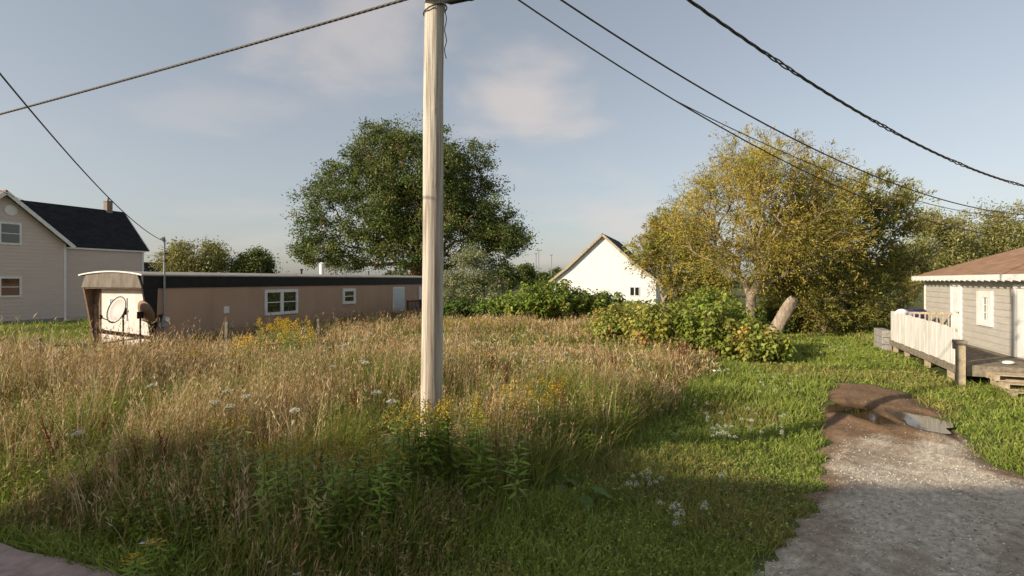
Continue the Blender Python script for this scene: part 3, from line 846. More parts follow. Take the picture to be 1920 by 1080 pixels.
roof_slab('roof', [(-0.35,RD+0.32,RZ-0.32*slr+0.135),(RL+0.3,RD+0.32,RZ-0.32*slr+0.135),(RL+0.3,RD/2,RZ+1.285),(-0.35,RD/2,RZ+1.285)], 0.06, M['shingle_brown'], rh)
MB().box(-0.35, RL+0.3, -0.345, -0.325, RZ-0.10, RZ+0.045).build('fascia', M['white'], rh)
MB().box(-0.3, RL+0.2, -0.32, -0.03, RZ-0.12, RZ-0.10).build('soffit', M['white'], rh)
m = MB(); m.bar((-0.37,-0.32,RZ-0.06),(-0.37,RD/2,RZ+1.15),0.03,0.14); m.build('rake_board', M['white'], rh)
for k in range(30):     # scalloped drip tabs under the fascia
    x = -0.2 + k*0.42
    MB().add([(x,-0.37,RZ-0.02),(x+0.26,-0.37,RZ-0.02),(x+0.22,-0.37,RZ-0.14),(x+0.05,-0.37,RZ-0.11),(x,-0.35,RZ-0.02),(x+0.26,-0.35,RZ-0.02),(x+0.22,-0.35,RZ-0.14),(x+0.05,-0.35,RZ-0.11)],
        [(0,1,2,3),(7,6,5,4),(0,4,5,1),(1,5,6,2),(2,6,7,3),(3,7,4,0)]).build('eave_tab', M['white'], rh)
DZ_ = 0.52
def plain_door(x0, x1, z1):
    d = MB(); d.box(x0, x0+0.09, -0.06, 0.0, DZ_, z1); d.box(x1-0.09, x1, -0.06, 0.0, DZ_, z1); d.box(x0+0.09, x1-0.09, -0.06, 0.0, z1-0.09, z1)
    d = d.build('door_frame', M['white'], rh)
    MB().box(x0+0.09, x1-0.09, -0.035, -0.02, DZ_+0.02, z1-0.09).build('door', M['white'], d)
    for za, zb in ((DZ_+0.18, DZ_+0.8), (DZ_+0.95, z1-0.25)):
        MB().box(x0+0.2, x1-0.2, -0.045, -0.035, za, zb).build('door_panel', M['white'], d)
    MB().sphere((x1-0.17, -0.08, DZ_+0.95), 0.035, 8, 6).build('knob', M['metal_grey'], d)
plain_door(2.82, 3.70, 2.38)
plain_door(7.24, 8.25, 2.38)
w = MB(); w.box(4.98,5.42,-0.07,0,1.18,2.18); w.box(5.74,5.96,-0.07,0,1.18,2.18); w.box(5.42,5.74,-0.07,0,1.18,1.36); w.box(5.42,5.74,-0.07,0,2.0,2.18)
w = w.build('window', M['white'], rh)
MB().box(5.42,5.74,-0.03,-0.015,1.36,2.0).build('pane', M['glass'], w)
g_ = MB(); g_.box(5.565,5.595,-0.045,-0.03,1.36,2.0)
for zz_ in (1.57, 1.79): g_.box(5.42,5.565,-0.045,-0.03,zz_-0.012,zz_+0.012); g_.box(5.595,5.74,-0.045,-0.03,zz_-0.012,zz_+0.012)
g_.build('sash_bar', M['white'], w)

# ---- the deck in front of it
dk = empty('house_deck', (RO[0], RO[1], 0), RA)
tag(dk, 'weathered wooden deck with white board screen along the grey house', 'deck')
DS, DE_, DY = 2.9, 9.3, -1.72
for k in range(12):
    MB().box(DS, DE_, DY + 0.02 + k*0.140, DY + 0.02 + k*0.140 + 0.13, DZ_-0.05, DZ_-0.01).build('deck_board', M['wood_grey'], dk)
MB().box(DS-0.05, DE_, DY-0.045, DY+0.0, DZ_-0.26, DZ_-0.02).build('rim_beam', M['wood_grey'], dk)
MB().box(DE_, DE_+0.04, DY+0.05, -0.1, DZ_-0.26, DZ_-0.02).build('rim_beam', M['wood_grey'], dk)
for xx in (3.1, 4.4, 6.4, 8.2):
    MB().box(xx, xx+0.12, DY+0.01, DY+0.13, -0.15, DZ_-0.06).build('leg', M['wood_pale'], dk)
nb = 42
for k in range(nb):
    xa = DS + 0.3 + (DE_-0.35-DS-0.3)*k/nb; xb = xa + (DE_-0.35-DS-0.3)/nb - 0.012
    dz = random.uniform(-0.018, 0.018); dy_ = random.uniform(-0.006, 0.006)
    MB().box(xa, xb, DY-0.075+dy_, DY-0.05+dy_, DZ_-0.05+dz*0.6, DZ_+0.93+dz-0.10*(k/nb)).build('screen_board', M['fence_white'], dk)
for zz_ in (0.15, 0.72): MB().box(DS+0.3, DE_-0.35, DY-0.044, DY-0.002, DZ_+zz_, DZ_+zz_+0.08).build('rail', M['wood_pale'], dk)
# far railing with balusters
MB().box(DS+0.02, DS+0.06, DY+0.08, -0.05, DZ_+0.83, DZ_+0.90).build('rail', M['wood_pale'], dk)
MB().box(DS+0.02, DS+0.06, DY+0.08, -0.05, DZ_+0.10, DZ_+0.16).build('rail', M['wood_pale'], dk)
for k in range(10):
    yy = DY+0.14 + k*0.158
    MB().box(DS+0.02, DS+0.055, yy, yy+0.04, DZ_+0.16, DZ_+0.83).build('baluster', M['wood_pale'], dk)
# ---- gate post at the deck's corner
gpz = rloc(DE_+0.15, DY-0.1)
po = empty('gate_post', (gpz[0], gpz[1], 0), RA); tag(po, 'thick weathered grey post standing at the deck corner', 'post')
MB().box(-0.075, 0.075, -0.075, 0.075, -0.1, 1.02).build('shaft', M['wood_grey'], po, bevel=0.01)
MB().box(0.078, 0.12, -0.06, 0.06, -0.05, 0.98).build('side_plank', M['wood_pale'], po)
MB().box(-0.16, 0.10, -0.12, 0.10, 1.02, 1.10).build('cap_block', M['wood_grey'], po, bevel=0.01)
MB().box(-0.2, -0.08, -0.1, 0.08, 0.88, 1.018).build('side_block', M['wood_grey'], po, bevel=0.01)
# ---- steps made of pallets
def pallet(s0, y0, z0, w, d, label):
    p = rloc(s0, y0); t = empty('pallet', (p[0], p[1], z0), RA); tag(t, label, 'pallet', 'pallets used as deck steps')
    for k in range(5): MB().box(k*d/5, k*d/5 + d/5 - 0.03, 0, w, 0.115, 0.135).build('slat', M['wood_pale'], t)
    for k in range(3): MB().box(0.0, d-0.03, k*(w-0.09)/2, k*(w-0.09)/2+0.09, 0.02, 0.115).build('bearer', M['wood_pale'], t)
    for k in (0, 2, 4): MB().box(k*d/5, k*d/5 + d/5 - 0.03, 0, w, 0.0, 0.02).build('bottom_slat', M['wood_pale'], t)
pallet(9.40, -1.22, -0.02, 1.3, 1.0, 'lowest grey pallet of the deck steps, on the ground')
pallet(9.40, -1.26, 0.12, 1.3, 0.75, 'middle grey pallet of the deck steps')
pallet(9.40, -1.34, 0.262, 1.3, 0.5, 'topmost grey pallet of the deck steps')
# ---- odds and ends by the deck
p = rloc(2.5, DY-0.25); t = empty('block_pile', (p[0], p[1], 0), RA); tag(t, 'grey concrete block bench beyond the white deck screen', 'blocks')
for k in range(3):
    for j in range(2): MB().box(-0.9+j*0.62, -0.9+j*0.62+0.60, 0.0, 0.30, 0.0+k*0.25, 0.24+k*0.25).build('block', M['concrete'], t, bevel=0.012)
p = rloc(2.1, -0.9)
t = empty('barrel', (p[0], p[1], 0)); tag(t, 'dark blue plastic barrel behind the deck screen', 'barrel')
MB().tube([(0,0,0),(0,0,0.08),(0,0,0.7),(0,0,0.76),(0,0,1.36),(0,0,1.45)], [0.36,0.40,0.42,0.43,0.41,0.36], 20).build('drum', M['blue'], t, smooth=True)
MB().tube([(0,0,1.45),(0,0,1.48)], 0.33, 20).build('lid', M['blue'], t)
p = rloc(3.75, DY+0.1)
t = tag(MB().sphere((0,0,0.12), 0.15, 12, 8, (1.2,1.0,0.8)).sphere((0.14,0.02,0.10), 0.10, 10, 6).sphere((-0.12,0.03,0.09), 0.09, 10, 6).build('bundle', M['white'], None, smooth=True), 'lumpy white bundle resting on the deck screen rail', 'bundle')
t.location = (p[0], p[1], DZ_+0.79)
p = rloc(8.9, -0.75)
t = tag(MB().sphere((0,0,0.05), 0.09, 8, 6, (1.6,1,0.5)).sphere((0.1,0.05,0.04), 0.06, 8, 6, (1,1,0.7)).build('rag', M['paper'], None, smooth=True), 'crumpled white rag lying on the deck boards', 'rag')
t.location = (p[0], p[1], DZ_-0.005)

# ---- small dark roofed house far behind the mobile home
sh = empty('far_house', (at(287, 62), 62, 0), UA); tag(sh, 'small dark roofed house far behind the mobile home', 'house')
MB().box(0, 6, 0, 3.6, 0, 2.9).build('wall', M['taupe'], sh)
roof_slab('roof', [(-0.3,-0.3,2.8),(6.3,-0.3,2.8),(6.3,1.8,4.6),(-0.3,1.8,4.6)], 0.1, M['shingle_black'], sh)
roof_slab('roof', [(-0.3,3.9,2.8),(6.3,3.9,2.8),(6.3,1.8,4.595),(-0.3,1.8,4.595)], 0.1, M['shingle_black'], sh)
window(sh, 2, 3, 1.0, 2.0, 0.0, rows=2)

# ---- house across the road, behind the camera: its hipped roof shades the foreground
oh = empty('house_across_road', (-17.8, -6.8, 0), math.atan2(V[1], V[0])); tag(oh, 'two storey hip roofed house across the road', 'house')
MB().box(-3.8, 3.8, -3.8, 3.8, 0, 7.0).build('wall', M['taupe'], oh)
m = MB(); m.add([(-4.15,-4.15,6.9),(4.15,-4.15,6.9),(4.15,4.15,6.9),(-4.15,4.15,6.9),(-0.5,0,10.6),(0.5,0,10.6)], [(0,3,2,1),(0,1,5,4),(1,2,5),(2,3,4,5),(3,0,4)])
m.build('roof', M['shingle_grey'], oh)
for xx in (-2.6, 1.6):
    for zz_ in (1.2, 4.4): window(oh, xx, xx+1.0, zz_, zz_+1.4, 3.8, T=lambda x,y,z: (x, 7.6-y, z), rows=2)
#==THINGS==
# ================================================================ utility poles and wires
def pole(loc, h, r0, r1, lean, label):
    t = empty('utility_pole', (loc[0], loc[1], 0)); tag(t, label, 'utility pole')
    nr, ns = 90, 28
    zs = np.linspace(-0.3, h, nr); th = np.linspace(0, 2*np.pi, ns, endpoint=False)
    Zg, Tg = np.meshgrid(zs, th, indexing='ij')
    rr = r0 + (r1 - r0) * (Zg/h)
    # long drying checks and a few knots
    ck = np.zeros_like(rr)
    for a, z0, z1, dp in ((3.9,0.2,3.4,.010),(4.6,1.8,6.5,.012),(5.3,0.5,4.6,.008),(4.25,3.3,7.5,.010),(5.9,2.2,7,.008),(0.5,0.4,5,.009),(3.2,1.2,6,.008)):
        aa = a + 0.05*np.sin(Zg*1.3+a)
        ck += dp * np.exp(-((np.angle(np.exp(1j*(Tg-aa)))/0.10)**2)) * (sstep(z0, z0+.4, Zg) * (1-sstep(z1-.5, z1, Zg)))
    for a, z0 in ((4.3,2.2),(5.0,3.7),(4.0,5.2),(4.9,4.6),(3.6,1.5),(5.4,1.1),(4.5,0.85)):
        ck -= 0.012*np.exp(-((np.angle(np.exp(1j*(Tg-a)))/0.16)**2) - ((Zg-z0)/0.05)**2)
    rr = rr - ck + 0.003*np.sin(Tg*3+Zg*0.8) + 0.002*np.sin(Tg*7+Zg*2.1)
    X = rr*np.cos(Tg) + lean[0]*Zg/h + 0.008*np.sin(Zg*0.9); Y = rr*np.sin(Tg) + lean[1]*Zg/h
    i = np.arange(nr*ns).reshape(nr, ns); j = np.roll(i, -1, axis=1)
    q = np.stack([i[:-1], j[:-1], j[1:], i[1:]], -1).reshape(-1, 4)
    o = mesh_np('shaft', np.stack([X, Y, Zg], -1).reshape(-1, 3), [q, i[-1][None]], M['pole'], None, t, smooth=True)
    return t
PB = (-1.03, 6.7)
pm = pole(PB, 7.8, 0.138, 0.117, (0.085, 0), 'weathered wooden utility pole standing in the weeds')
ptx = 0.085*6.0/7.8
mb = MB(); mb.tube([(ptx+0.145*math.cos(a), 0.145*math.sin(a), 5.88 + 0.05*math.cos(a)) for a in np.linspace(0, 2*math.pi, 20)], 0.009, 5, cap=False); mb.build('wire_band', M['black'], pm)
mb = MB(); mb.tube([(ptx+0.133+0.012*math.sin(k*1.3), -0.03+0.015*math.cos(k*1.7), 6.10-k*0.055) for k in range(16)], 0.006, 5); mb.build('ground_wire', M['black'], pm)
mb = MB(); mb.box(ptx-0.20, ptx+0.22, -0.22, -0.10, 5.98, 6.06); mb.build('cable_clamp', M['metal_grey'], pm)
mb = MB(); mb.tube([(0.085,-0.0,7.7),(0.085,0,7.92)], [0.05,0.03], 8); mb.build('top_insulator', M['metal_grey'], pm)
for zz_ in (6.67, 7.03): MB().tube([(ptx+0.02,-0.13,zz_),(ptx+0.1,-0.17,zz_)], 0.045, 8).build('insulator', M['metal_grey'], pm)
p2 = pole((-20.0, 13.6), 8.6, 0.15, 0.12, (0, 0), 'utility pole farther left along the road')
p3 = pole((0.0, -5.5), 8.4, 0.15, 0.12, (0, 0), 'utility pole on the far side of the road')
p4 = pole((24.0, 20.0), 6.9, 0.14, 0.11, (0, 0), 'utility pole behind the grey house')

def cat_pts(a, b, sag, n=48):
    a = np.array(a); b = np.array(b); s = np.linspace(0, 1, n)[:, None]
    p = a*(1-s) + b*s; p[:, 2] -= (4*sag*s*(1-s))[:, 0]
    return p
def wire(name, a, b, sag, r, label, mat='cable', twist=0, n=60, cat='wire'):
    p = cat_pts(a, b, sag, n)
    m = MB()
    if twist:
        p = cat_pts(a, b, sag, n*8)
        s = np.linspace(0, 1, n*8)
        for ph in range(3):
            w = twist*2*np.pi*s + ph*2.094
            amp = r*(0.42 if twist > 50 else 1.05*(1 + 0.9*np.maximum(0, np.sin(s*53))**3))
            off = np.stack([0*w, np.cos(w)*amp, np.sin(w)*amp], -1)
            m.tube([tuple(x) for x in p + off], r*0.8, 5)
    else: m.tube([tuple(x) for x in p], r, 6)
    o = m.build(name, M[mat], None, smooth=True)
    return tag(o, label, cat)
PX, PY = PB[0]+0.07, PB[1]
wire('telephone_cable', (PX-0.05, PY-0.16, 6.03), (-20, 13.5, 5.0), 0.13, 0.0165, 'thick telephone cable sloping from the pole to the left edge', twist=75, cat='cable')
# the same cable line carries on to the right, over the frame, with a splice case beside the pole
sp = empty('splice_case', (PX, PY, 5.895)); tag(sp, 'black cable splice case beside the pole top', 'splice case')
d3 = Vector((V[0], V[1], 0.02)).normalized(); o3 = Vector((0.02, -0.18, 0))
MB().tube([tuple(o3 + d3*0.12), tuple(o3 + d3*0.2), tuple(o3 + d3*1.0), tuple(o3 + d3*1.1)], [0.03, 0.062, 0.062, 0.03], 12).build('case', M['black'], sp, smooth=True)
MB().tube([tuple(o3 + d3*0.45), tuple(o3 + d3*0.5)], 0.068, 12).build('strap', M['black'], sp)
wire('telephone_cable', (PX+0.1, PY-0.2, 6.03), (PX+34, PY-12, 6.3), 0.9, 0.02, 'cable carried on along the road to the right of the pole', cat='cable')
wire('power_line', (PX, PY, 7.9), (PX+34, PY-12, 7.6), 1.1, 0.012, 'bare power line on the pole top leading right along the road')
wire('service_wire', (PX+0.03, PY-0.1, 6.67), (24, 20, 5.40), 2.33, 0.011, 'lowest thin service wire leading right past the willow')
w2p = cat_pts((PX+0.03, PY-0.1, 6.67), (24, 20, 5.40), 2.33, 101)[14]
wire('service_wire', tuple(w2p), (24, 20, 5.9), 1.47, 0.008, 'thin wire branching off the lowest service wire')
wire('service_wire', (PX+0.03, PY-0.1, 7.03), (24, 20, 6.06), 2.24, 0.013, 'middle service wire leading right over the willow top')
wire('service_cable', (0.8, 6.34, 6.80), (24, 20.1, 6.36), 1.67, 0.0145, 'twisted service cable crossing the upper right sky', twist=30, cat='cable')
wire('house_wire', (-20, 13.6, 8.5), (-29.2, 33.3, 7.0), 0.35, 0.012, 'thin wire reaching the taupe house roof from the left')
mh = TR0 + U*0.30 - V*(-0.16)
wire('drop_wire', (mh[0], mh[1], 3.9), (0, -5.5, 7.71), 1.03, 0.011, 'sagging drop wire from upper left to the mobile home mast')
wire('drop_wire', (mh[0], mh[1], 3.45), (-26.8+U[0]*4.6+V[0]*.1, 32+U[1]*4.6+V[1]*.1-0.3, 4.4), 0.15, 0.008, 'short thin wire between the mobile home mast and the taupe wing')

# ================================================================ old fence by the trailer
def fpost(px, Y, top, w, label, mat='wood_grey', lean=0.0):
    t = tag(MB().bar((0,0,-0.2),(lean,0,top), w, w).build('fence_post', M[mat], None, bevel=0.008), label, 'fence post', 'old fence posts along the weeds')
    t.location = (at(px, Y), Y, 0); return t
fpost(70, 15.0, 0.86, 0.15, 'thick grey fence post near the left edge of the weeds')
fpost(4, 15.2, 0.72, 0.13, 'short grey fence post at the left frame edge')
fpost(181, 17.0, 1.72, 0.09, 'tall thin brown post before the mobile home end', 'wood_brown')
fpost(424, 17.6, 1.12, 0.10, 'grey fence post standing before the brown trailer wall', lean=0.03)
fpost(600, 20.5, 1.0, 0.09, 'leaning grey post in goldenrod below the small trailer window', lean=-0.06)
def rail(px0, Y0, z0, px1, Y1, z1, w, h, label, mat='wood_grey', name='fence_rail'):
    a = Vector((at(px0, Y0), Y0, z0)); b = Vector((at(px1, Y1), Y1, z1))
    t = tag(MB().bar((0,0,0), tuple(b-a), w, h).build(name, M[mat], None), label, 'fence rail'); t.location = a
rail(172, 17.0, 0.90, 291, 18.2, 0.50, 0.05, 0.13, 'wide sagging brown board before the white trailer end', 'wood_brown')
rail(60, 15.0, 0.62, 184, 16.93, 0.46, 0.035, 0.05, 'thin rail between the thick post and the tall brown post')
rail(150, 16.6, 0.42, 292, 18.0, 0.62, 0.03, 0.05, 'thin dark rail rising to the black trailer fin', 'wood_brown')
wire('fence_wire', (at(424,17.6), 17.55, 0.92), (at(600,20.5), 20.45, 0.9), 0.06, 0.008, 'fence wire strung before the brown trailer wall')

# ================================================================ trees
def skeleton(base, trunk_pts, tips, bal=0.35, jit=0.10, sub=3):
    nodes = [np.array(p, float) for p in trunk_pts]; par = [-1] + list(range(len(trunk_pts)-1))
    plen = [0.0]
    for k in range(1, len(nodes)): plen.append(plen[-1] + np.linalg.norm(nodes[k]-nodes[k-1]))
    order = np.argsort(np.linalg.norm(tips - nodes[-1], axis=1))
    tipn = []
    for k in order:
        p = tips[k]
        N = np.array(nodes); d = np.linalg.norm(N - p, axis=1)
        cost = d + bal*np.array(plen) + 2.0*np.maximum(0, N[:, 2] - p[2] - 0.2)
        cost[0] += 3
        j = int(np.argmin(cost)); last = j
        a = nodes[j].copy(); L_ = d[j]
        ns = max(1, min(sub, int(L_/0.5)+1))
        for s in range(1, ns+1):
            f = s/ns
            q = a*(1-f) + p*f
            q = q + np.array([0,0,1])*L_*0.10*math.sin(math.pi*f) + (rng.normal(size=3)*jit*L_*0.5 if s < ns else 0)
            nodes.append(q); par.append(last); plen.append(plen[last] + np.linalg.norm(q - nodes[last])); last = len(nodes)-1
        tipn.append(last)
    cnt = np.zeros(len(nodes))
    for t_ in tipn:
        k = t_
        while k != -1: cnt[k] += 1; k = par[k]
    return nodes, par, cnt
def limbs(nodes, par, cnt, r_tip, expo, sides=5, r_max=9):
    m = MB()
    for k in range(1, len(nodes)):
        p = par[k]
        r1 = min(r_max, r_tip*max(cnt[k], 1)**expo); r0 = min(r_max, r_tip*max(cnt[p], 1)**expo)
        r0 = min(r0, r1*1.6)
        m.tube([tuple(nodes[p]), tuple(nodes[k])], [r0, r1], sides if r1 > 0.03 else 4, cap=False)
    return m
def lobed(blobs, k, r, sq=0.8):
    p = blob_points(blobs, k, 0.6, 0.3)
    return [(a, b, c, r*f, r*f, r*f*sq) for (a, b, c), f in zip(p, rng.uniform(0.6, 1.35, len(p)))]
def blob_points(blobs, n, shell=0.55, zmin=0.3):
    w = np.array([b[3]*b[4]*b[5] for b in blobs]); w = w**0.8
    k = rng.choice(len(blobs), n*3, p=w/w.sum())
    B = np.array(blobs)[k]
    d = rand_dir(n*3); r = rng.uniform(shell, 1.0, (n*3, 1))**(0.6)
    p = B[:, :3] + d*r*B[:, 3:6]
    p = p[p[:, 2] > zmin]
    return p[:n]
def tree(name, base, trunk, blobs, ntips, lpc, leafL, leafW, pal, label, cat='tree', bark='bark', sig=0.45, r_tip=0.012, expo=0.5, droop=0.3, shell=0.5, group=None, up=0.5, bal=0.35, zmin=0.4, jit=0.1, twigs=0.0, lobes=None):
    t = empty(name, (base[0], base[1], float(H(base[0], base[1])))); tag(t, label, cat, group)
    if lobes:
        n1_ = int(ntips*0.62)
        lb_ = lobed(blobs, *lobes)
        tips = np.concatenate([blob_points(lb_, n1_, 0.3, zmin), blob_points(blobs, ntips - n1_, shell, zmin)])
    else: tips = blob_points(blobs, ntips, shell, zmin)
    ntips = len(tips)
    nodes, par, cnt = skeleton(base, trunk, tips, bal, jit)
    m = limbs(nodes, par, cnt, r_tip, expo)
    m.build('trunk', M[bark], t, smooth=True, recalc=False)
    ctr = np.mean(np.array(blobs)[:, :3], 0)
    NL = ntips*lpc
    ci = np.repeat(np.arange(ntips), lpc)
    cs = rng.uniform(0.6, 1.35, ntips)                  # uneven clumps
    off = rng.normal(size=(NL, 3))*sig*cs[ci][:, None]*np.array([1, 1, 0.75])
    outw = unit(tips - ctr)
    if twigs:      # leaves run along twigs growing out of each tip
        tw = 9
        tdir = unit(outw[ci//1]*0.5 + 0)       # per leaf
        tid = rng.integers(0, tw, NL)
        key = ci*tw + tid
        td = unit(outw.repeat(tw, 0)*0.7 + rng.normal(size=(ntips*tw, 3))*0.75 + np.array([0,0,0.55]))
        f = rng.uniform(0, 1, NL)
        off = td[key]*(f*twigs*cs[ci])[:, None] + np.array([0,0,-1])*(f**2*twigs*0.25)[:, None] + rng.normal(size=(NL,3))*0.05
        D = unit(td[key]*0.9 + rng.normal(size=(NL,3))*0.55)
    else:
        D = unit(rng.normal(size=(NL, 3)) + outw[ci]*0.7 + np.array([0, 0, -droop]))
    C = tips[ci] + off
    keep = C[:, 2] > 0.05
    N_ = unit(rng.normal(size=(NL, 3))*0.7 + outw[ci]*0.7 + np.array([0, 0, up*0.4]))
    cc = pick_cols(ntips, pal, 0.12)[ci] * (1 + rng.normal(size=(NL, 1))*0.2)
    cc = np.clip(cc, 0.005, 0.9)
    s = rng.uniform(0.7, 1.35, NL)
    v, q, c = leaf_quads(C[keep] , D[keep], N_[keep], (leafL*s)[keep], (leafW*s)[keep], cc[keep])
    n = NP(); n.add(v, q, None, c); n.build('crown', M['leaf'], t)
    for ch in t.children: ch.location = (-base[0], -base[1], -t.location[2])
    return t

# the big broad tree behind the mobile home
G1 = [(0.115,0.150,0.034,4),(0.15,0.185,0.045,3),(0.08,0.115,0.028,3),(0.20,0.22,0.065,1)]
by, bk = 60.0, 1.2
BT = [(-9,0,11.2,6.4,6.0,5.2),(-14.4,-1,8.0,5.4,5,4.6),(-4.4,0,7.8,5.5,5,4.6),(-14.2,0,11.6,3.6,4,3.4),(-9,-1,14.2,4.4,4,3.2),(-4.4,0,11.4,3.8,4,3.2),(-15.4,-2,5.2,4.2,4,2.1),(-2.8,-1,5.6,3.6,4,2.4),(-9,-4,8,5,3,4.5)]
BT = [(-9*bk + (a+9)*bk*0.95, by + b*bk, 2.5 + (c-2.5)*bk, d*bk, e*bk, f*bk) for a, b, c, d, e, f in BT]
tree('broad_tree', (-9.0*bk, by), [(-9*bk,by,0),(-9.1*bk,by,1.5),(-9*bk,by,3.4),(-8.9*bk,by,5.6)],
     BT, 1600, 100, 0.25, 0.125, G1, 'big broad dark green tree rising behind the mobile home', sig=0.45, bark='bark_red', r_tip=0.019, expo=0.5, shell=0.5, zmin=3.2, lobes=(70, 2.2, 0.75))
# grey green shrub beside the pole
tree('grey_shrub', (-2.8, 34.0), [(-2.8,34,0),(-2.8,34,0.6),(-2.75,34,1.4)],
     [(-2.7,34,3.0,1.5,1.4,1.65),(-3.4,34,1.7,1.7,1.5,1.3),(-1.7,34,1.6,1.5,1.4,1.2)], 190, 75, 0.145, 0.068,
     [(0.24,0.26,0.12,3),(0.19,0.215,0.085,2),(0.30,0.31,0.16,2)], 'grey green upright shrub just right of the utility pole', 'shrub', sig=0.20, r_tip=0.006, zmin=0.2)
# willows on the right
WG = [(0.36,0.295,0.055,4),(0.42,0.335,0.065,3),(0.28,0.255,0.055,4),(0.48,0.37,0.09,1)]
WD = [(0.24,0.235,0.052,4),(0.30,0.27,0.06,3),(0.18,0.185,0.042,2)]
tree('willow_tree', (10.8, 24.0), [(10.8,24,0),(10.75,24,0.9),(10.75,24,1.7)],
     [(10.9,24,5.4,3.6,3.0,2.3),(9.3,23.6,4.5,2.3,2.2,1.7),(12.6,23.8,4.6,2.3,2.2,1.9),(11.8,24,7.4,1.9,1.8,1.15),(9.7,24,6.7,1.8,1.8,1.0),(13.4,24.2,6.4,1.7,1.8,1.5)],
     540, 150, 0.13, 0.030, WG, 'golden leaved willow with pale forked trunk and leaning stub beside it', 'tree', 'bark_pale', r_tip=0.014, expo=0.44, shell=0.55, bal=0.5, zmin=2.6, jit=0.14, twigs=1.1, lobes=(34, 1.0, 1.1))
tree('willow_tree', (8.2, 28.5), [(8.2,28.5,0),(8.2,28.5,0.6),(8.1,28.5,1.4)],
     [(8.6,28.5,3.9,1.6,1.8,1.9),(7.5,28.3,4.0,1.0,1.2,1.1),(9.6,28.6,3.2,1.9,1.8,2.2),(8.9,28.6,5.0,1.3,1.3,1.1)],
     240, 150, 0.16, 0.046, WD+WG[:2], 'olive willow thicket before the right end of the white house', 'tree', 'bark_pale', r_tip=0.009, expo=0.45, shell=0.3, bal=0.5, zmin=0.8, jit=0.14, twigs=0.9)
tree('willow_tree', (17.0, 27.5), [(17,27.5,0),(17,27.5,0.8),(17,27.5,1.8)],
     [(17.0,27.5,4.2,2.9,2.6,2.5),(15.2,27,3.0,2.4,2.2,2.3),(18.7,27.6,3.4,2.2,2.2,2.5),(17.6,27.4,5.8,1.9,1.9,1.2),(15.0,26.6,5.0,1.8,1.6,1.6)],
     440, 150, 0.17, 0.052, WD, 'dark olive willow mass behind the leaning stub', 'tree', 'bark', r_tip=0.010, expo=0.45, shell=0.25, bal=0.5, zmin=0.9, jit=0.14, twigs=0.95, lobes=(30, 1.1, 0.9))
tree('willow_tree', (14.4, 24.6), [(14.4,24.6,0),(14.4,24.6,0.4),(14.45,24.6,0.9)],
     [(14.5,24.6,1.5,2.5,1.4,1.2),(16.6,24.8,1.5,1.9,1.4,1.15),(13.0,24.9,1.7,1.4,1.2,1.1)],
     230, 130, 0.14, 0.042, WD+[(0.21,0.17,0.06,2)], 'low drooping olive willow skirt at the back of the lawn', 'tree', 'bark_pale', r_tip=0.008, expo=0.45, shell=0.3, bal=0.5, zmin=0.25, jit=0.14, twigs=0.7)
# leaning stub of a felled willow trunk
st_ = empty('leaning_stump', (at(1443, 22), 22.0, 0)); tag(st_, 'pale leaning cut off trunk beside the willow', 'stump')
pts = [(0,0,-0.2),(0.15,0,0.25),(0.45,0,0.85),(0.78,0.02,1.42),(0.98,0.02,1.74)]
P_ = np.array(pts); f_n = 40; fs_ = np.linspace(0, 4, f_n)
cx_ = np.stack([np.interp(fs_, range(5), P_[:, k]) for k in range(3)], -1); rr_ = np.interp(fs_, range(5), [0.33,0.27,0.235,0.23,0.19])
th = np.linspace(0, 2*np.pi, 24, endpoint=False); ax_ = unit(np.array([[0.98, 0.02, 1.94]])); sd_ = unit(np.cross(ax_, [[0,1,0]])); bt_ = np.cross(sd_, ax_)
rad_ = rr_[:, None]*(1 + 0.10*np.sin(th*3+fs_[:, None]) + 0.06*np.sin(th*7+fs_[:, None]*2) + 0.05*np.sin(th*11-fs_[:, None]*1.3) + 0.03*rng.normal(size=(f_n, 24)))
rad_[-1] *= 0.75; rad_[-2] *= 0.95
vv = cx_[:, None] + rad_[..., None]*(np.cos(th)[None, :, None]*sd_ + np.sin(th)[None, :, None]*bt_)
vv[-1] += ax_*rng.uniform(-0.05, 0.10, (24, 1))
ii = np.arange(f_n*24).reshape(f_n, 24); jj = np.roll(ii, -1, 1)
mesh_np('trunk', vv.reshape(-1, 3), [np.stack([ii[:-1], jj[:-1], jj[1:], ii[1:]], -1).reshape(-1, 4), ii[-1][None]], M['bark_pale'], None, st_, smooth=True)
MB().tube([(0.80,0.02,1.48),(0.72,-0.1,1.75)], [0.10,0.05], 8).build('branch_stub', M['bark_pale'], st_, smooth=True)
# pale airy trees behind the grey house and small trees in the distance
PG = [(0.26,0.25,0.075,3),(0.21,0.21,0.06,2),(0.32,0.29,0.10,2)]
for (x, y, h, r, pal, lab) in ((at(1745,44), 44, 8.6, 3.0, PG, 'airy pale tree left of the others behind the grey house'),
                               (at(1835,47), 47, 9.2, 3.3, PG, 'airy pale tree rising over the middle of the grey house roof'),
                               (at(1915,45), 45, 9.0, 3.2, PG, 'airy pale tree at the right frame edge behind the grey house')):
    tree('poplar_tree', (x, y), [(x,y,0),(x+0.1,y,1.4),(x,y,2.8)],
         [(x,y,h*0.60,r*0.9,r*0.9,h*0.26),(x-r*.5,y,h*0.45,r*.8,r*.8,h*0.24),(x+r*.5,y,h*0.5,r*.8,r*.8,h*0.26),(x,y,h*0.82,r*0.6,r*0.6,h*0.17)],
         190, 75, 0.24, 0.09, pal, lab, 'tree', 'bark_pale', r_tip=0.014, expo=0.45, shell=0.35, bal=0.5, zmin=1.2, sig=0.42, group='airy trees behind the grey house')
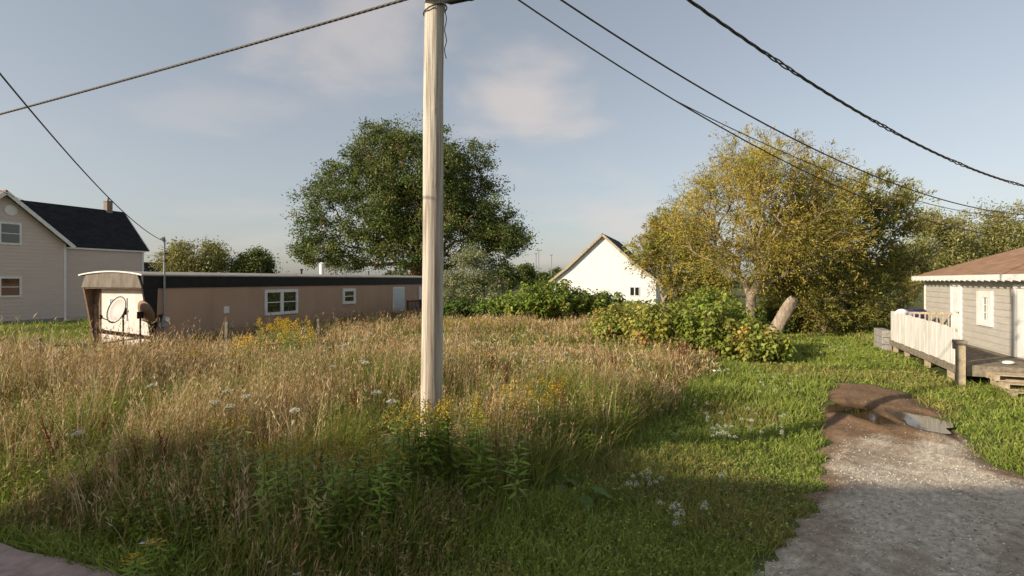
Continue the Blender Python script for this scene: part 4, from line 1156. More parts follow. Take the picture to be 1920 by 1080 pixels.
tree('round_tree', (at(368,60), 60), [(at(368,60),60,0),(at(368,60),60,2.2)],
     [(at(366,60),60,4.9,2.8,3,2.2),(at(335,60),60,4.2,1.9,2.2,1.7),(at(398,60),60,4.8,1.5,2,2.0)], 200, 60, 0.26, 0.12, PG, 'pale olive round tree over the left of the trailer roof', sig=0.45, zmin=1.0)
tree('round_tree', (at(472,62), 62), [(at(472,62),62,0),(at(472,62),62,2.0)],
     [(at(475,62),62,3.8,2.0,2.0,1.9),(at(458,62),62,3.3,1.2,1.6,1.5),(at(492,62),62,4.6,0.9,1.0,1.7)], 170, 70, 0.28, 0.13, G1, 'darker green small tree over the middle of the trailer roof', sig=0.4, zmin=0.8)
for px_, Y_, h_, r_, lab in ((985,95,5.4,1.5,'small dark far tree left of the distant lamp posts'),(1016,120,4.2,1.7,'low round far tree below the distant lamp posts'),(1044,130,5.6,1.8,'small round far tree right of the distant lamp posts'),(940,80,5.0,2.6,'low dark far tree under the edge of the broad tree'),(560,110,3.6,3.0,'low far tree over the right of the trailer roof')):
    x = at(px_, Y_)
    tree('far_tree', (x, Y_), [(x,Y_,0),(x,Y_,h_*0.4)], [(x,Y_,h_*0.62,r_,r_,h_*0.36),(x+r_*.5,Y_,h_*0.5,r_*.7,r_*.7,h_*0.3)], 60, 60, 0.34, 0.2, G1, lab, sig=0.35, zmin=0.4, group='small far trees')

# ================================================================ knotweed bushes
KG = [(0.21,0.28,0.042,4),(0.26,0.32,0.055,3),(0.155,0.22,0.034,3),(0.35,0.34,0.08,1)]
KY = [(0.31,0.33,0.065,4),(0.38,0.36,0.08,2),(0.23,0.27,0.05,3),(0.45,0.33,0.08,1.2)]
KD = [(0.10,0.15,0.03,3),(0.14,0.19,0.038,2)]
def bush(name, x, y, rx, ry, h, nst, lps, leaf, pal, label, group=None):
    z0 = float(H(x, y))
    t = empty(name, (x, y, z0)); tag(t, label, 'bush', group)
    m = MB(); n = NP()
    an = rng.uniform(0, 2*np.pi, nst); rr = np.sqrt(rng.uniform(0, 1, nst))
    bx_, by_ = rr*np.cos(an)*rx*0.72, rr*np.sin(an)*ry*0.72
    tx, ty = rr*np.cos(an)*rx, rr*np.sin(an)*ry
    hh = h*np.sqrt(np.maximum(0.12, 1-0.8*rr**2))*rng.uniform(0.78, 1.12, nst)
    for k in range(nst):
        m.tube([(bx_[k], by_[k], -0.05), ((bx_[k]*0.6+tx[k]*0.4), (by_[k]*0.6+ty[k]*0.4), hh[k]*0.6), (tx[k], ty[k], hh[k])], [0.014,0.011,0.004], 4, cap=False)
    m.build('stems', M['bark'], t, recalc=False)
    K = nst*lps; si = np.repeat(np.arange(nst), lps)
    f = 1 - 0.75*rng.uniform(0, 1, K)**1.3
    px_ = bx_[si] + (tx-bx_)[si]*f**1.5; py_ = by_[si] + (ty-by_)[si]*f**1.5; pz = hh[si]*f
    a = rng.uniform(0, 2*np.pi, K); rad = rng.uniform(0.02, 0.22, K)*min(1.0, h)
    C = np.stack([px_+np.cos(a)*rad, py_+np.sin(a)*rad, np.maximum(0.03, pz + rng.normal(size=K)*0.05)], -1)
    D = np.stack([np.cos(a), np.sin(a), rng.normal(size=K)*0.35 - 0.75], -1)
    N_ = unit(np.stack([np.cos(a)*0.7, np.sin(a)*0.7, np.full(K, 0.55)], -1) + rng.normal(size=(K, 3))*0.35)
    s = rng.uniform(0.6, 1.3, K)
    v, q, c = leaf_quads(C, D, N_, leaf*s, leaf*0.78*s, np.clip(pick_cols(nst, pal, 0.1)[si]*(1+rng.normal(size=(K,1))*0.15), 0.01, 0.9), mid=0.36)
    n.add(v, q, None, c); n.build('foliage', M['leaf'], t)
    return t
for x, y, rx, ry, h, pal, lab in (
    (-3.2,31.5,1.6,1.4,1.4,KD,'dark low bush behind the utility pole beneath the grey green shrub'),
    (-1.0,30.6,1.4,1.3,1.5,KD+KG[:1],'dark green bush right of the grey green shrub'),
    (0.9,30.0,1.8,1.6,2.25,KG,'bright green knotweed mound left of the white house'),
    (2.5,30.5,1.6,1.6,2.60,KG,'highest bright knotweed mound left of the white house'),
    (4.0,31.0,1.6,1.5,2.0,KG,'knotweed mound at the foot of the white gable'),
    (5.6,32.0,1.7,1.4,1.75,KD+KG[:2],'lower darker knotweed mound below the white gable'),
    (6.6,29.0,1.4,1.3,1.35,KY,'yellowish bush before the white house window')):
    bush('knotweed_bush', x, y, rx, ry, h, int(60*rx*ry/2), 60, 0.17, pal, lab, 'green bushes at the back of the lot')
for x, y, rx, ry, h, pal, lab in (
    (3.9,20.5,1.3,1.1,1.45,KY,'leftmost yellowish bush right of the middle of the lot'),
    (5.2,18.4,1.4,1.2,1.85,KY,'yellow green leafy bush left of the willow trunk'),
    (6.6,17.6,1.5,1.3,1.95,KG+KY,'large leafy green bush before the willow trunk'),
    (7.9,18.8,1.3,1.2,1.25,KG+KY,'leafy bush at the foot of the willow trunk'),
    (7.5,16.6,1.1,1.0,1.1,KY,'low yellowing bush at the edge of the lawn'),
    (8.7,20.2,0.9,0.9,0.75,KY,'small yellowing bush beside the leaning stump'),
    (9.6,25.8,1.6,1.2,2.1,KG,'bright green bush behind the willow trunk'),
    (12.6,25.4,1.4,1.1,1.6,KD,'dark green bush behind the leaning stump')):
    bush('knotweed_bush', x, y, rx, ry, h, int(80*rx*ry/2), 70, 0.135, pal, lab, 'leafy bushes by the willow')

# far belt of trees closing the horizon
n = NP()
K = 26000
a = rng.uniform(-1.25, 1.25, K); rd = rng.uniform(170, 240, K)
hb = 3.2 + 1.5*np.sin(a*23)+1.0*np.sin(a*57+1)+0.8*np.sin(a*111)
C = np.stack([np.sin(a)*rd, np.cos(a)*rd, np.maximum(0.2, hb*rng.uniform(0, 1, K)**0.6)], -1)
v, q, c = leaf_quads(C, rand_dir(K), rand_dir(K), rng.uniform(0.8, 1.8, K), rng.uniform(0.6, 1.3, K), pick_cols(K, [(0.07,0.09,0.03,1),(0.09,0.10,0.045,1)]))
n.add(v, q, None, c)
tag(n.build('far_woods', M['leaf']), 'low far belt of trees along the horizon', 'woods', kind='stuff')
# distant lamp posts
for px_, y0, arms in ((1005, 476, 1), (1010, 470, 2), (1034, 479, 1)):
    Y_ = 125.0; x = at(px_, Y_); hz = 2.5 + (525-y0)/1000*Y_
    t = empty('lamp_post', (x, Y_, 0)); tag(t, {1005:'left thin far lamp post left of the white house', 1010:'middle far lamp post with double arm', 1034:'right far lamp post nearest the white house'}[px_], 'lamp post', 'distant lamp posts')
    MB().tube([(0,0,0),(0,0,hz)], 0.09, 6).build('post', M['metal_grey'], t)
    MB().box(-0.8 if arms == 2 else -0.3, 0.8 if arms == 2 else 0.3, -0.15, 0.15, hz, hz+0.2).build('lamp_head', M['metal_grey'], t)
#==PLANTS==
# ================================================================ tall weeds and lawn
def vnoise(x, y, s, seed):
    """smooth value noise in 0..1"""
    r = np.random.default_rng(seed); T_ = r.uniform(0, 1, (256, 256))
    u, w = x/s + 1000.3, y/s + 1000.7
    i, j = np.floor(u).astype(int), np.floor(w).astype(int); a, b = u-i, w-j
    a = a*a*(3-2*a); b = b*b*(3-2*b)
    g_ = lambda p, q: T_[p % 256, q % 256]
    return (g_(i,j)*(1-a)+g_(i+1,j)*a)*(1-b) + (g_(i,j+1)*(1-a)+g_(i+1,j+1)*a)*b
def scatter(n, r0, r1, power, amin=-0.86, amax=0.86):
    """points on the ground thinning out with distance"""
    a = rng.uniform(amin, amax, n)
    u = rng.uniform(0, 1, n); e = 2 - power
    r = (r0**e + u*(r1**e - r0**e))**(1/e)
    return np.sin(a)*r, np.cos(a)*r
def weed_height(x, y):
    pp = perp(x, y)
    h = np.interp(pp, [3.3, 3.7, 4.4, 5.4, 6.5, 9, 40], [0.24, 0.42, 0.60, 0.76, 0.90, 0.95, 0.85])
    edge = np.interp(y, WEY, WEX) - x
    h = h * (0.45 + 0.55*sstep(0.0, 1.5, edge))
    h = h * np.interp(y, [0, 8.5, 11, 13.5, 16, 24, 40], [1, 1, 0.88, 0.60, 0.40, 0.52, 0.65])
    h = h * (1 + 0.14*sstep(-1.5, -4.5, x))
    return h * (0.30 + 0.85*vnoise(x, y, 1.0, 5) + 0.58*vnoise(x, y, 0.30, 6))
def ribbons(x, y, z, h, w, lean_a, lean, curl, cols_b, cols_t, segs):
    """bent grass blades: segs quads and a pointed end"""
    n = len(x)
    wa = rng.uniform(0, np.pi, n)
    sxv = np.stack([np.cos(wa), np.sin(wa), np.zeros(n)], -1)
    ld = np.stack([np.cos(lean_a), np.sin(lean_a), np.zeros(n)], -1)
    P = np.stack([x, y, z], -1)
    vs = []; cs = []
    for k in range(segs + 1):
        f = k/segs
        c = P + np.array([0,0,1])*(h*f*(1-0.25*curl*f))[:, None] + ld*(h*(lean*f + curl*f**2.2))[:, None]
        wd = w*(1 - 0.55*f)
        col = cols_b*(1-f) + cols_t*f
        if k < segs:
            vs += [c - sxv*wd[:, None]/2, c + sxv*wd[:, None]/2]; cs += [col, col]
        else: vs.append(c); cs.append(col)
    m = 2*segs + 1
    v = np.stack(vs, 1).reshape(-1, 3); cc = np.stack(cs, 1).reshape(-1, 3)
    b = (np.arange(n)*m)[:, None]
    q = np.concatenate([b + np.array([[2*k, 2*k+1, 2*k+3, 2*k+2]]) for k in range(segs-1)]) if segs > 1 else np.zeros((0,4), int)
    t = b + np.array([[2*segs-2, 2*segs-1, 2*segs]])
    return v, q, t, cc, vs[-1]

STRAW = [(0.42,0.31,0.155,4),(0.50,0.39,0.22,3),(0.34,0.22,0.09,3.5),(0.58,0.47,0.29,1),(0.31,0.17,0.08,1.5)]
GREEN = [(0.19,0.25,0.035,4),(0.25,0.29,0.05,3),(0.135,0.195,0.03,3),(0.31,0.30,0.07,2)]
OLIVE = [(0.32,0.265,0.09,3),(0.39,0.31,0.12,2),(0.25,0.225,0.07,2)]
def dryness(x, y):
    d = 0.62*vnoise(x, y, 1.6, 3) + 0.38*vnoise(x, y, 0.55, 9)
    left = sstep(-1.0, -4.5, x + 0.1*y)              # the left of the lot is the driest
    right = sstep(-0.5, 1.5, x)*sstep(7.0, 9.0, y)*(1 - sstep(13, 17, y))
    front = 1 - sstep(4.6, 6.4, perp(x, y))
    back = sstep(17, 22, y)
    return np.clip((d-0.5)*2.1 + 0.33 + 0.24*left + 0.10*right - 0.34*front - 0.10*back, 0.02, 0.95)
# --- tall weeds
x, y = scatter(370000, 3.6, 42, 1.55)
m_ = (field_mask(x, y) > rng.uniform(0.05, 1, len(x))) & ~in_trailer(x, y, 0.05)
m_ &= ~((np.hypot(x-PB[0], y-PB[1]) < 0.17))
x, y = x[m_], y[m_]
nblade = min(len(x), 165000); x, y = x[:nblade], y[:nblade]
dist = np.hypot(x, y)
hh = weed_height(x, y)
dry = dryness(x, y) > rng.uniform(0.0, 1.0, nblade)
wlod = np.maximum(1.0, dist/9.0)*1.2
wind = 0.6 + rng.normal(size=nblade)*1.3
fld = NP()
for near in (True, False):
    for kind in ('straw', 'green'):
        s = (dry if kind == 'straw' else ~dry) & ((dist < 11) if near else (dist >= 11))
        n = int(s.sum())
        if not n: continue
        if kind == 'straw':
            tonef = (0.72 + 0.62*vnoise(x[s], y[s], 0.8, 61))[:, None]
            h = hh[s]*(rng.uniform(0.5, 1.12, n) + 0.35*(rng.uniform(size=n) > 0.93)); w = rng.uniform(0.0035, 0.0075, n)*wlod[s]
            ct = np.clip(pick_cols(n, STRAW, 0.16)*tonef, 0, 0.8); cb = ct*0.55 + pick_cols(n, OLIVE, 0.1)*0.45
            lean = np.abs(rng.normal(size=n))*0.16; curl = np.abs(rng.normal(size=n))*0.16
        else:
            h = hh[s]*rng.uniform(0.42, 1.05, n); w = rng.uniform(0.006, 0.013, n)*wlod[s]
            tonef = (0.75 + 0.55*vnoise(x[s], y[s], 0.7, 63))[:, None]
            ct = tonef*np.where(rng.uniform(size=(n, 1)) < 0.30, pick_cols(n, OLIVE, 0.15), pick_cols(n, GREEN, 0.18)); cb = pick_cols(n, GREEN, 0.15)
            lean = np.abs(rng.normal(size=n))*0.25; curl = np.abs(rng.normal(size=n))*0.38
        v, q, t, c, tip = ribbons(x[s], y[s], H(x[s], y[s]) - 0.02, h, w, wind[s], lean, curl, cb, ct, 3 if near else 2)
        fld.add(v, q, t, c)
        if kind == 'straw':       # loose seed heads
            k = 3 if near else 2
            D = unit(np.stack([np.cos(wind[s])*0.5, np.sin(wind[s])*0.5, np.ones(n)], -1))
            C = np.repeat(tip, k, 0) - np.repeat(D, k, 0)*(np.tile(np.arange(k)/k, n)*np.repeat(h, k)*0.24)[:, None]
            Dl = unit(np.repeat(D, k, 0) + rng.normal(size=(n*k, 3))*0.38)
            ll = rng.uniform(0.04, 0.09, n*k)*(1 if near else 1.7)
            v, q, c = leaf_quads(C, Dl, rand_dir(n*k), ll, ll*rng.uniform(0.07, 0.15, n*k)*np.repeat(wlod[s], k)**0.6, np.repeat(np.clip(ct*rng.uniform(0.85, 1.2, (n, 1)), 0, 0.8), k, 0))
            fld.add(v, q, None, c)
# --- leafy forbs standing among the grass
def forbs(n, r1, pal_fn, hs, lf, sel, k):
    x, y = scatter(n*6, 3.6, r1, 1.5)
    m = (field_mask(x, y) > 0.6) & ~in_trailer(x, y, 0.2) & sel(x, y)
    x, y = x[m][:n], y[m][:n]; n = len(x)
    z = H(x, y); h = np.clip(weed_height(x, y), 0.2, 2)*rng.uniform(*hs, n)
    sc_ = np.maximum(1, np.hypot(x, y)/11)
    la = rng.uniform(0, 6.28, n); ln = np.abs(rng.normal(size=n))*0.10
    sc1 = pal_fn(n)
    v, q, t, c, tip = ribbons(x, y, z - 0.02, h, 0.010*sc_, la, ln, np.zeros(n), sc1*0.8, sc1, 2)
    fld.add(v, q, t, c)
    f = np.tile(np.linspace(0.15, 1.0, k), n); i = np.repeat(np.arange(n), k)
    a = np.tile(np.arange(k)*2.4, n) + np.repeat(rng.uniform(0, 6.28, n), k)
    C = np.stack([x[i] + np.cos(la[i])*ln[i]*h[i]*f, y[i] + np.sin(la[i])*ln[i]*h[i]*f, z[i] + h[i]*f], -1)
    L_ = lf*(1.2 - 0.75*f)*rng.uniform(0.6, 1.3, n*k)*sc_[i]
    D = np.stack([np.cos(a), np.sin(a), rng.uniform(-0.5, 0.7, n*k)], -1)
    v, q, c = leaf_quads(C, D, unit(np.array([0,0,1.0]) + 0.35*rng.normal(size=(n*k,3))), L_, L_*rng.uniform(0.18, 0.34, n*k), np.clip(sc1[i]*(1+0.2*rng.normal(size=(n*k,1))), 0.01, 0.8))
    fld.add(v, q, None, c)
forbs(6200, 26, lambda n: pick_cols(n, GREEN, 0.15), (0.65, 1.05), 0.12, lambda x, y: vnoise(x, y, 1.0, 51) > 0.5, 18)
forbs(3000, 20, lambda n: pick_cols(n, OLIVE+[(0.27,0.15,0.08,2),(0.40,0.30,0.18,2)], 0.18), (0.7, 1.2), 0.07, lambda x, y: vnoise(x, y, 1.3, 53) > 0.35, 16)
# tall bleached stalks breaking the top of the growth
x2, y2 = scatter(40000, 4.2, 26, 1.45)
m_ = (field_mask(x2, y2) > 0.8) & ~in_trailer(x2, y2, 0.3) & (vnoise(x2, y2, 0.8, 55) > 0.55)
x2, y2 = x2[m_][:5200], y2[m_][:5200]; n2 = len(x2); d2 = np.hypot(x2, y2)
h2 = weed_height(x2, y2)*rng.uniform(1.05, 1.6, n2); la = rng.uniform(0, 6.28, n2); c2_ = np.clip(pick_cols(n2, STRAW, 0.15)*1.2, 0, 0.8)
v, q, t, c, tip = ribbons(x2, y2, H(x2, y2)-0.02, h2, 0.010*np.maximum(1, d2/9), la, np.abs(rng.normal(size=n2))*0.18, np.abs(rng.normal(size=n2))*0.1, c2_*0.9, c2_, 3)
fld.add(v, q, t, c)
k = 7; i = np.repeat(np.arange(n2), k); a = rng.uniform(0, 6.28, n2*k)
C = tip[i] - np.stack([np.cos(la[i])*0.2, np.sin(la[i])*0.2, np.ones(n2*k)], -1)*(rng.uniform(0, 0.26, n2*k)*h2[i])[:, None]
L_ = rng.uniform(0.03, 0.08, n2*k)*np.maximum(1, d2[i]/12)
v, q, c = leaf_quads(C, np.stack([np.cos(a)*0.6, np.sin(a)*0.6, np.ones(n2*k)], -1), rand_dir(n2*k), L_, L_*0.16, c2_[i])
fld.add(v, q, None, c)
# --- broad weedy leaves low in the growth
x2, y2 = scatter(90000, 3.6, 30, 1.5)
m_ = (field_mask(x2, y2) > 0.5) & (vnoise(x2, y2, 0.7, 21) > 0.48) & ~in_trailer(x2, y2, 0.1)
x2, y2 = x2[m_][:30000], y2[m_][:30000]; n2 = len(x2)
h2 = weed_height(x2, y2)*rng.uniform(0.12, 0.62, n2)
a = rng.uniform(0, 6.28, n2)
ll = rng.uniform(0.04, 0.10, n2)*np.maximum(1, np.hypot(x2, y2)/12)
v, q, c = leaf_quads(np.stack([x2, y2, H(x2, y2)+h2], -1), np.stack([np.cos(a), np.sin(a), rng.normal(size=n2)*0.4], -1), unit(np.array([0,0,1])+rng.normal(size=(n2,3))*0.5), ll, ll*rng.uniform(0.25, 0.5, n2), pick_cols(n2, GREEN+OLIVE[:1], 0.2))
fld.add(v, q, None, c)
tag(fld.build('tall_grass', M['grass']), 'tall dry grass and green weeds filling the lot', 'tall grass', kind='stuff')

# --- mown lawn: right of the weeds, round the driveway, the strip by the path, and left of the mobile home
LG = [(0.25,0.315,0.055,4),(0.31,0.36,0.075,3),(0.19,0.255,0.042,3),(0.38,0.36,0.13,1.2)]
x, y = scatter(400000, 2.8, 40, 1.7)
sH = (RO[0]-x)*RU[0] + (RO[1]-y)*RU[1]; yH = (x-RO[0])*RU[1] - (y-RO[1])*RU[0]
m_ = (field_mask(x, y) < 0.6) & (poly_dist(x, y, DP) + wobble(x, y) < 0.10*rng.uniform(0.2, 1.6, len(x))) & ~((sH > 2.7) & (sH < 9.35) & (yH > -1.75)) & ~((sH > -0.2) & (yH > -0.1) & (sH < 13)) & ~in_trailer(x, y, 0.1)
pp = perp(x, y)
m_ &= ~((pp > 2.66) & (pp < 3.2) & (along(x, y) < 3.0)) & (pp > 1.3)
m_ &= (x > -1.5) | (y > 15.5) | (pp < 3.6)
x, y = x[m_], y[m_]; n = min(len(x), 145000); x, y = x[:n], y[:n]
dist = np.hypot(x, y)
hl = (0.05 + 0.11*vnoise(x, y, 0.6, 31)*vnoise(x, y, 2.2, 33)*2)*rng.uniform(0.6, 1.4, n)
edge = x - np.interp(y, WEY, WEX)
hl *= 1 + 0.9*(1 - sstep(0.0, 1.6, edge))
hl *= 1 + 0.5*sstep(10, 22, dist)
w = rng.uniform(0.007, 0.015, n)*np.maximum(1, dist/7.5)
pal = pick_cols(n, LG, 0.17)
tone = (vnoise(x, y, 1.1, 41)*0.5 + vnoise(x, y, 0.35, 43)*0.5)[:, None]
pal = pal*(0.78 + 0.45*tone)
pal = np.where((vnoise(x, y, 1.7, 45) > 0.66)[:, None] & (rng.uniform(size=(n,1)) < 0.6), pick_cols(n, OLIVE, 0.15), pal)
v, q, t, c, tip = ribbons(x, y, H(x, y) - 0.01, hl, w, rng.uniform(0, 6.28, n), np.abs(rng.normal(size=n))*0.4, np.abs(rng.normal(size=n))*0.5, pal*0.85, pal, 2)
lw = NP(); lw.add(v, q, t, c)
# clover and plantain leaves between the blades
x2, y2 = x[::5], y[::5]; n2 = len(x2); a = rng.uniform(0, 6.28, n2)
ll = rng.uniform(0.02, 0.05, n2)*np.maximum(1, np.hypot(x2, y2)/9)
v, q, c = leaf_quads(np.stack([x2, y2, H(x2, y2) + hl[::5]*0.6], -1), np.stack([np.cos(a), np.sin(a), rng.uniform(-.2, .5, n2)], -1), unit(np.array([0,0,1])+rng.normal(size=(n2,3))*0.4), ll, ll*0.6, pick_cols(n2, LG[:3], 0.2))
lw.add(v, q, None, c)
tag(lw.build('lawn_grass', M['grass']), 'short green lawn grass beside the weeds and driveway', 'lawn', kind='stuff')

# ================================================================ single plants
def small_mesh(fn, mat, name):
    n = NP(); fn(n); return n.build(name, mat, link=False)
def stem_np(n, pts, r, col, sides=3):
    pts = np.array(pts, float); k = len(pts); th = np.arange(sides)*2*np.pi/sides
    rr = np.linspace(r, r*0.5, k)
    v = pts[:, None] + np.stack([np.cos(th), np.sin(th), 0*th], -1)[None]*rr[:, None, None]
    i = np.arange(k*sides).reshape(k, sides); j = np.roll(i, -1, 1)
    q = np.stack([i[:-1], j[:-1], j[1:], i[1:]], -1).reshape(-1, 4)
    n.add(v.reshape(-1, 3), q, None, np.repeat(np.array(col)[None], k*sides, 0))
PROTO = {}
for vi in range(3):
    bend = rng.normal(size=2)*0.06
    spine = lambda f: np.stack([bend[0]*f**2, bend[1]*f**2, f], -1)
    def g_stem(n): stem_np(n, [spine(np.array(f)) for f in np.linspace(0, 1, 5)], 0.006, (0.16,0.17,0.05))
    def g_leaf(n):
        k = 46; f = np.linspace(0.12, 0.9, k); a = np.arange(k)*2.4
        D = np.stack([np.cos(a), np.sin(a), 0.35 - 0.6*rng.uniform(0, 1, k)], -1)
        L_ = 0.16*(1.15 - 0.70*f)*rng.uniform(0.8, 1.2, k) + 0.02
        v, q, c = leaf_quads(spine(f), D, unit(np.array([0,0,1]) + 0.2*rng.normal(size=(k,3))), L_, L_*0.20, pick_cols(k, [(0.23,0.34,0.05,2),(0.29,0.40,0.07,2),(0.35,0.40,0.09,1)], 0.12), mid=0.4)
        n.add(v, q, None, c)
    def g_plume(n):
        k = 90; br = rng.integers(0, 7, k); a = br*0.9 + 0.3*rng.normal(size=k); t_ = rng.uniform(0, 1, k)
        C = np.stack([np.cos(a)*t_*0.10, np.sin(a)*t_*0.10, 0.86 + 0.16*(1-t_) + 0.03*rng.normal(size=k)], -1) + np.append(bend, 0)
        L_ = rng.uniform(0.014, 0.030, k)
        v, q, c = leaf_quads(C, unit(rng.normal(size=(k,3)) + np.array([0,0,0.6])), rand_dir(k), L_, L_*0.75, pick_cols(k, [(0.62,0.40,0.03,3),(0.70,0.49,0.06,2),(0.45,0.27,0.03,2),(0.30,0.26,0.05,1)], 0.12))
        n.add(v, q, None, c)
    PROTO[('goldenrod', vi)] = [('stem', small_mesh(g_stem, M['grass'], 'stem')), ('foliage', small_mesh(g_leaf, M['leaf'], 'foliage')), ('flower_plume', small_mesh(g_plume, M['petal'], 'flower_plume'))]
    def q_stem(n):
        stem_np(n, [spine(np.array(f)) for f in np.linspace(0, 1, 4)], 0.006, (0.17,0.19,0.06))
        k = 10; f = rng.uniform(0.1, 0.7, k); a = rng.uniform(0, 6.28, k)
        v, q, c = leaf_quads(spine(f), np.stack([np.cos(a), np.sin(a), 0.6+0*a], -1), rand_dir(k), np.full(k, 0.10), np.full(k, 0.02), pick_cols(k, [(0.14,0.18,0.05)]))
        n.add(v, q, None, c)
    def q_head(n):
        k = 130; rr = np.sqrt(rng.uniform(0, 1, k)); a = rng.uniform(0, 6.28, k)
        C = np.stack([np.cos(a)*rr*0.055, np.sin(a)*rr*0.055, 1.0 + 0.030*(1-rr**2) + 0.008*rng.normal(size=k)], -1) + np.append(bend, 0)
        L_ = rng.uniform(0.010, 0.018, k)
        v, q, c = leaf_quads(C, unit(np.stack([np.cos(a), np.sin(a), 0.2*rng.normal(size=k)], -1)), unit(np.array([0,0,1]) + 0.4*rng.normal(size=(k,3))), L_, L_*0.9, pick_cols(k, [(0.78,0.78,0.72,4),(0.66,0.67,0.58,1)], 0.05))
        n.add(v, q, None, c)
        th = np.linspace(0, 6.28, 8, endpoint=False)
        for t_ in th: stem_np(n, [np.append(bend, 0)*0.97+np.array([0,0,0.93]), np.append(bend,0)+np.array([math.cos(t_)*0.04, math.sin(t_)*0.04, 0.997])], 0.0025, (0.2,0.23,0.09))
    PROTO[('lace', vi)] = [('stem', small_mesh(q_stem, M['grass'], 'stem')), ('flower_head', small_mesh(q_head, M['petal'], 'flower_head'))]
    def y_head(n):
        k = 70; rr = np.sqrt(rng.uniform(0, 1, k)); a = rng.uniform(0, 6.28, k)
        C = np.stack([np.cos(a)*rr*0.05, np.sin(a)*rr*0.05, 1.0 + 0.16*(1-rr**2) + 0.03*rng.normal(size=k)], -1) + np.append(bend, 0)
        L_ = rng.uniform(0.012, 0.024, k)
        v, q, c = leaf_quads(C, unit(np.stack([np.cos(a), np.sin(a), 3*rng.normal(size=k)], -1)), rand_dir(k), L_, L_*0.9, pick_cols(k, [(0.80,0.80,0.75,4),(0.70,0.70,0.62,1)], 0.05))
        n.add(v, q, None, c)
    PROTO[('yarrow', vi)] = [('stem', PROTO[('lace', vi)][0][1]), ('flower_head', small_mesh(y_head, M['petal'], 'flower_head'))]
    def b_plume(n):
        k = 46; br = rng.integers(0, 7, k); a = br*0.9 + 0.3*rng.normal(size=k); t_ = rng.uniform(0, 1, k)
        C = np.stack([np.cos(a)*t_*0.07, np.sin(a)*t_*0.07, 0.88 + 0.14*(1-t_) + 0.03*rng.normal(size=k)], -1) + np.append(bend, 0)
        L_ = rng.uniform(0.012, 0.026, k)
        v, q, c = leaf_quads(C, unit(rng.normal(size=(k,3)) + np.array([0,0,0.6])), rand_dir(k), L_, L_*0.7, pick_cols(k, [(0.44,0.29,0.035,3),(0.36,0.29,0.05,3),(0.56,0.36,0.04,1.5),(0.24,0.25,0.05,2)], 0.12))
        n.add(v, q, None, c)
    PROTO[('budrod', vi)] = PROTO[('goldenrod', vi)][:2] + [('flower_plume', small_mesh(b_plume, M['petal'], 'flower_plume'))]
    def d_stalk(n):
        stem_np(n, [spine(np.array(f)) for f in np.linspace(0, 1, 5)], 0.007, (0.20,0.09,0.045))
        for b in range(5):
            f0 = 0.5+0.07*b; a = b*2.2; p0 = spine(np.array(f0)); p1 = p0 + np.array([math.cos(a)*0.06, math.sin(a)*0.06, 0.2])
            stem_np(n, [p0, p1], 0.004, (0.20,0.09,0.045))
    def d_seed(n):
        k = 320; b = rng.integers(0, 6, k); t_ = rng.uniform(0, 1, k)
        base = np.where((b == 5)[:, None], spine(0.55+0.45*t_), spine(0.5+0.07*b) + np.stack([np.cos(b*2.2)*0.06*t_, np.sin(b*2.2)*0.06*t_, 0.2*t_], -1))
        L_ = rng.uniform(0.010, 0.022, k)
        v, q, c = leaf_quads(base + rng.normal(size=(k,3))*0.008, rand_dir(k), rand_dir(k), L_, L_*0.8, pick_cols(k, [(0.21,0.075,0.035,3),(0.15,0.05,0.03,2),(0.28,0.12,0.05,1)], 0.15))
        n.add(v, q, None, c)
    PROTO[('dock', vi)] = [('stalk', small_mesh(d_stalk, M['grass'], 'stalk')), ('seed_heads', small_mesh(d_seed, M['petal'], 'seed_heads'))]
def plant(kind, name, x, y, h, label, cat, group, wide=1.0, z=None):
    vi = random.randrange(3)
    t = empty(name, (x, y, float(H(x, y)) if z is None else z), random.uniform(0, 6.28))
    t.scale = (wide, wide, h); t.rotation_euler[0] = random.gauss(0, 0.07); t.rotation_euler[1] = random.gauss(0, 0.07)
    tag(t, label, cat, group)
    for nm, me in PROTO[(kind, vi)]:
        o = bpy.data.objects.new(nm, me); COL.objects.link(o); o.parent = t
        if nm not in ('stem',): o['kind'] = 'stuff'
def cluster(kind, name, pts, label, cat, group, hr, wr=(0.9, 1.2)):
    for px_, py_, z_, n_, spr in pts:
        for _ in range(n_):
            x0, y0 = gp(px_, py_, z_)
            x = x0 + random.gauss(0, spr); y = y0 + random.gauss(0, spr)
            plant(kind, name, x, y, random.uniform(*hr), label, cat, group, random.uniform(*wr))
# pixel of the flower tops and their height
cluster('budrod', 'goldenrod', [(781,772,1.08,6,0.08),(797,768,1.1,6,0.07),(815,764,1.1,6,0.08),(837,762,1.1,6,0.10),(866,770,1.06,7,0.14),(900,785,1.0,6,0.16),(850,765,0.9,5,0.22),(765,805,0.85,4,0.14)], 'tall green goldenrod crowded round the foot of the utility pole', 'wildflower', 'goldenrod at the pole foot', (0.98,1.16), (1.1,1.5))
cluster('budrod', 'goldenrod', [(560,845,0.85,10,0.22),(650,850,0.85,10,0.22),(720,855,0.82,9,0.2),(490,830,0.88,8,0.22),(430,800,0.9,8,0.16),(600,835,0.85,8,0.25)], 'green goldenrod in the shaded weeds left of the pole', 'wildflower', 'goldenrod left of the pole', (0.75,1.0))
cluster('goldenrod', 'goldenrod', [(500,612,1.05,10,0.4),(525,612,1.05,9,0.35),(545,620,1.0,7,0.35),(470,655,0.95,7,0.4),(580,640,0.95,6,0.4)], 'yellow flowering goldenrod before the brown trailer wall', 'wildflower', 'goldenrod by the trailer', (1.0,1.3), (1.3,1.8))
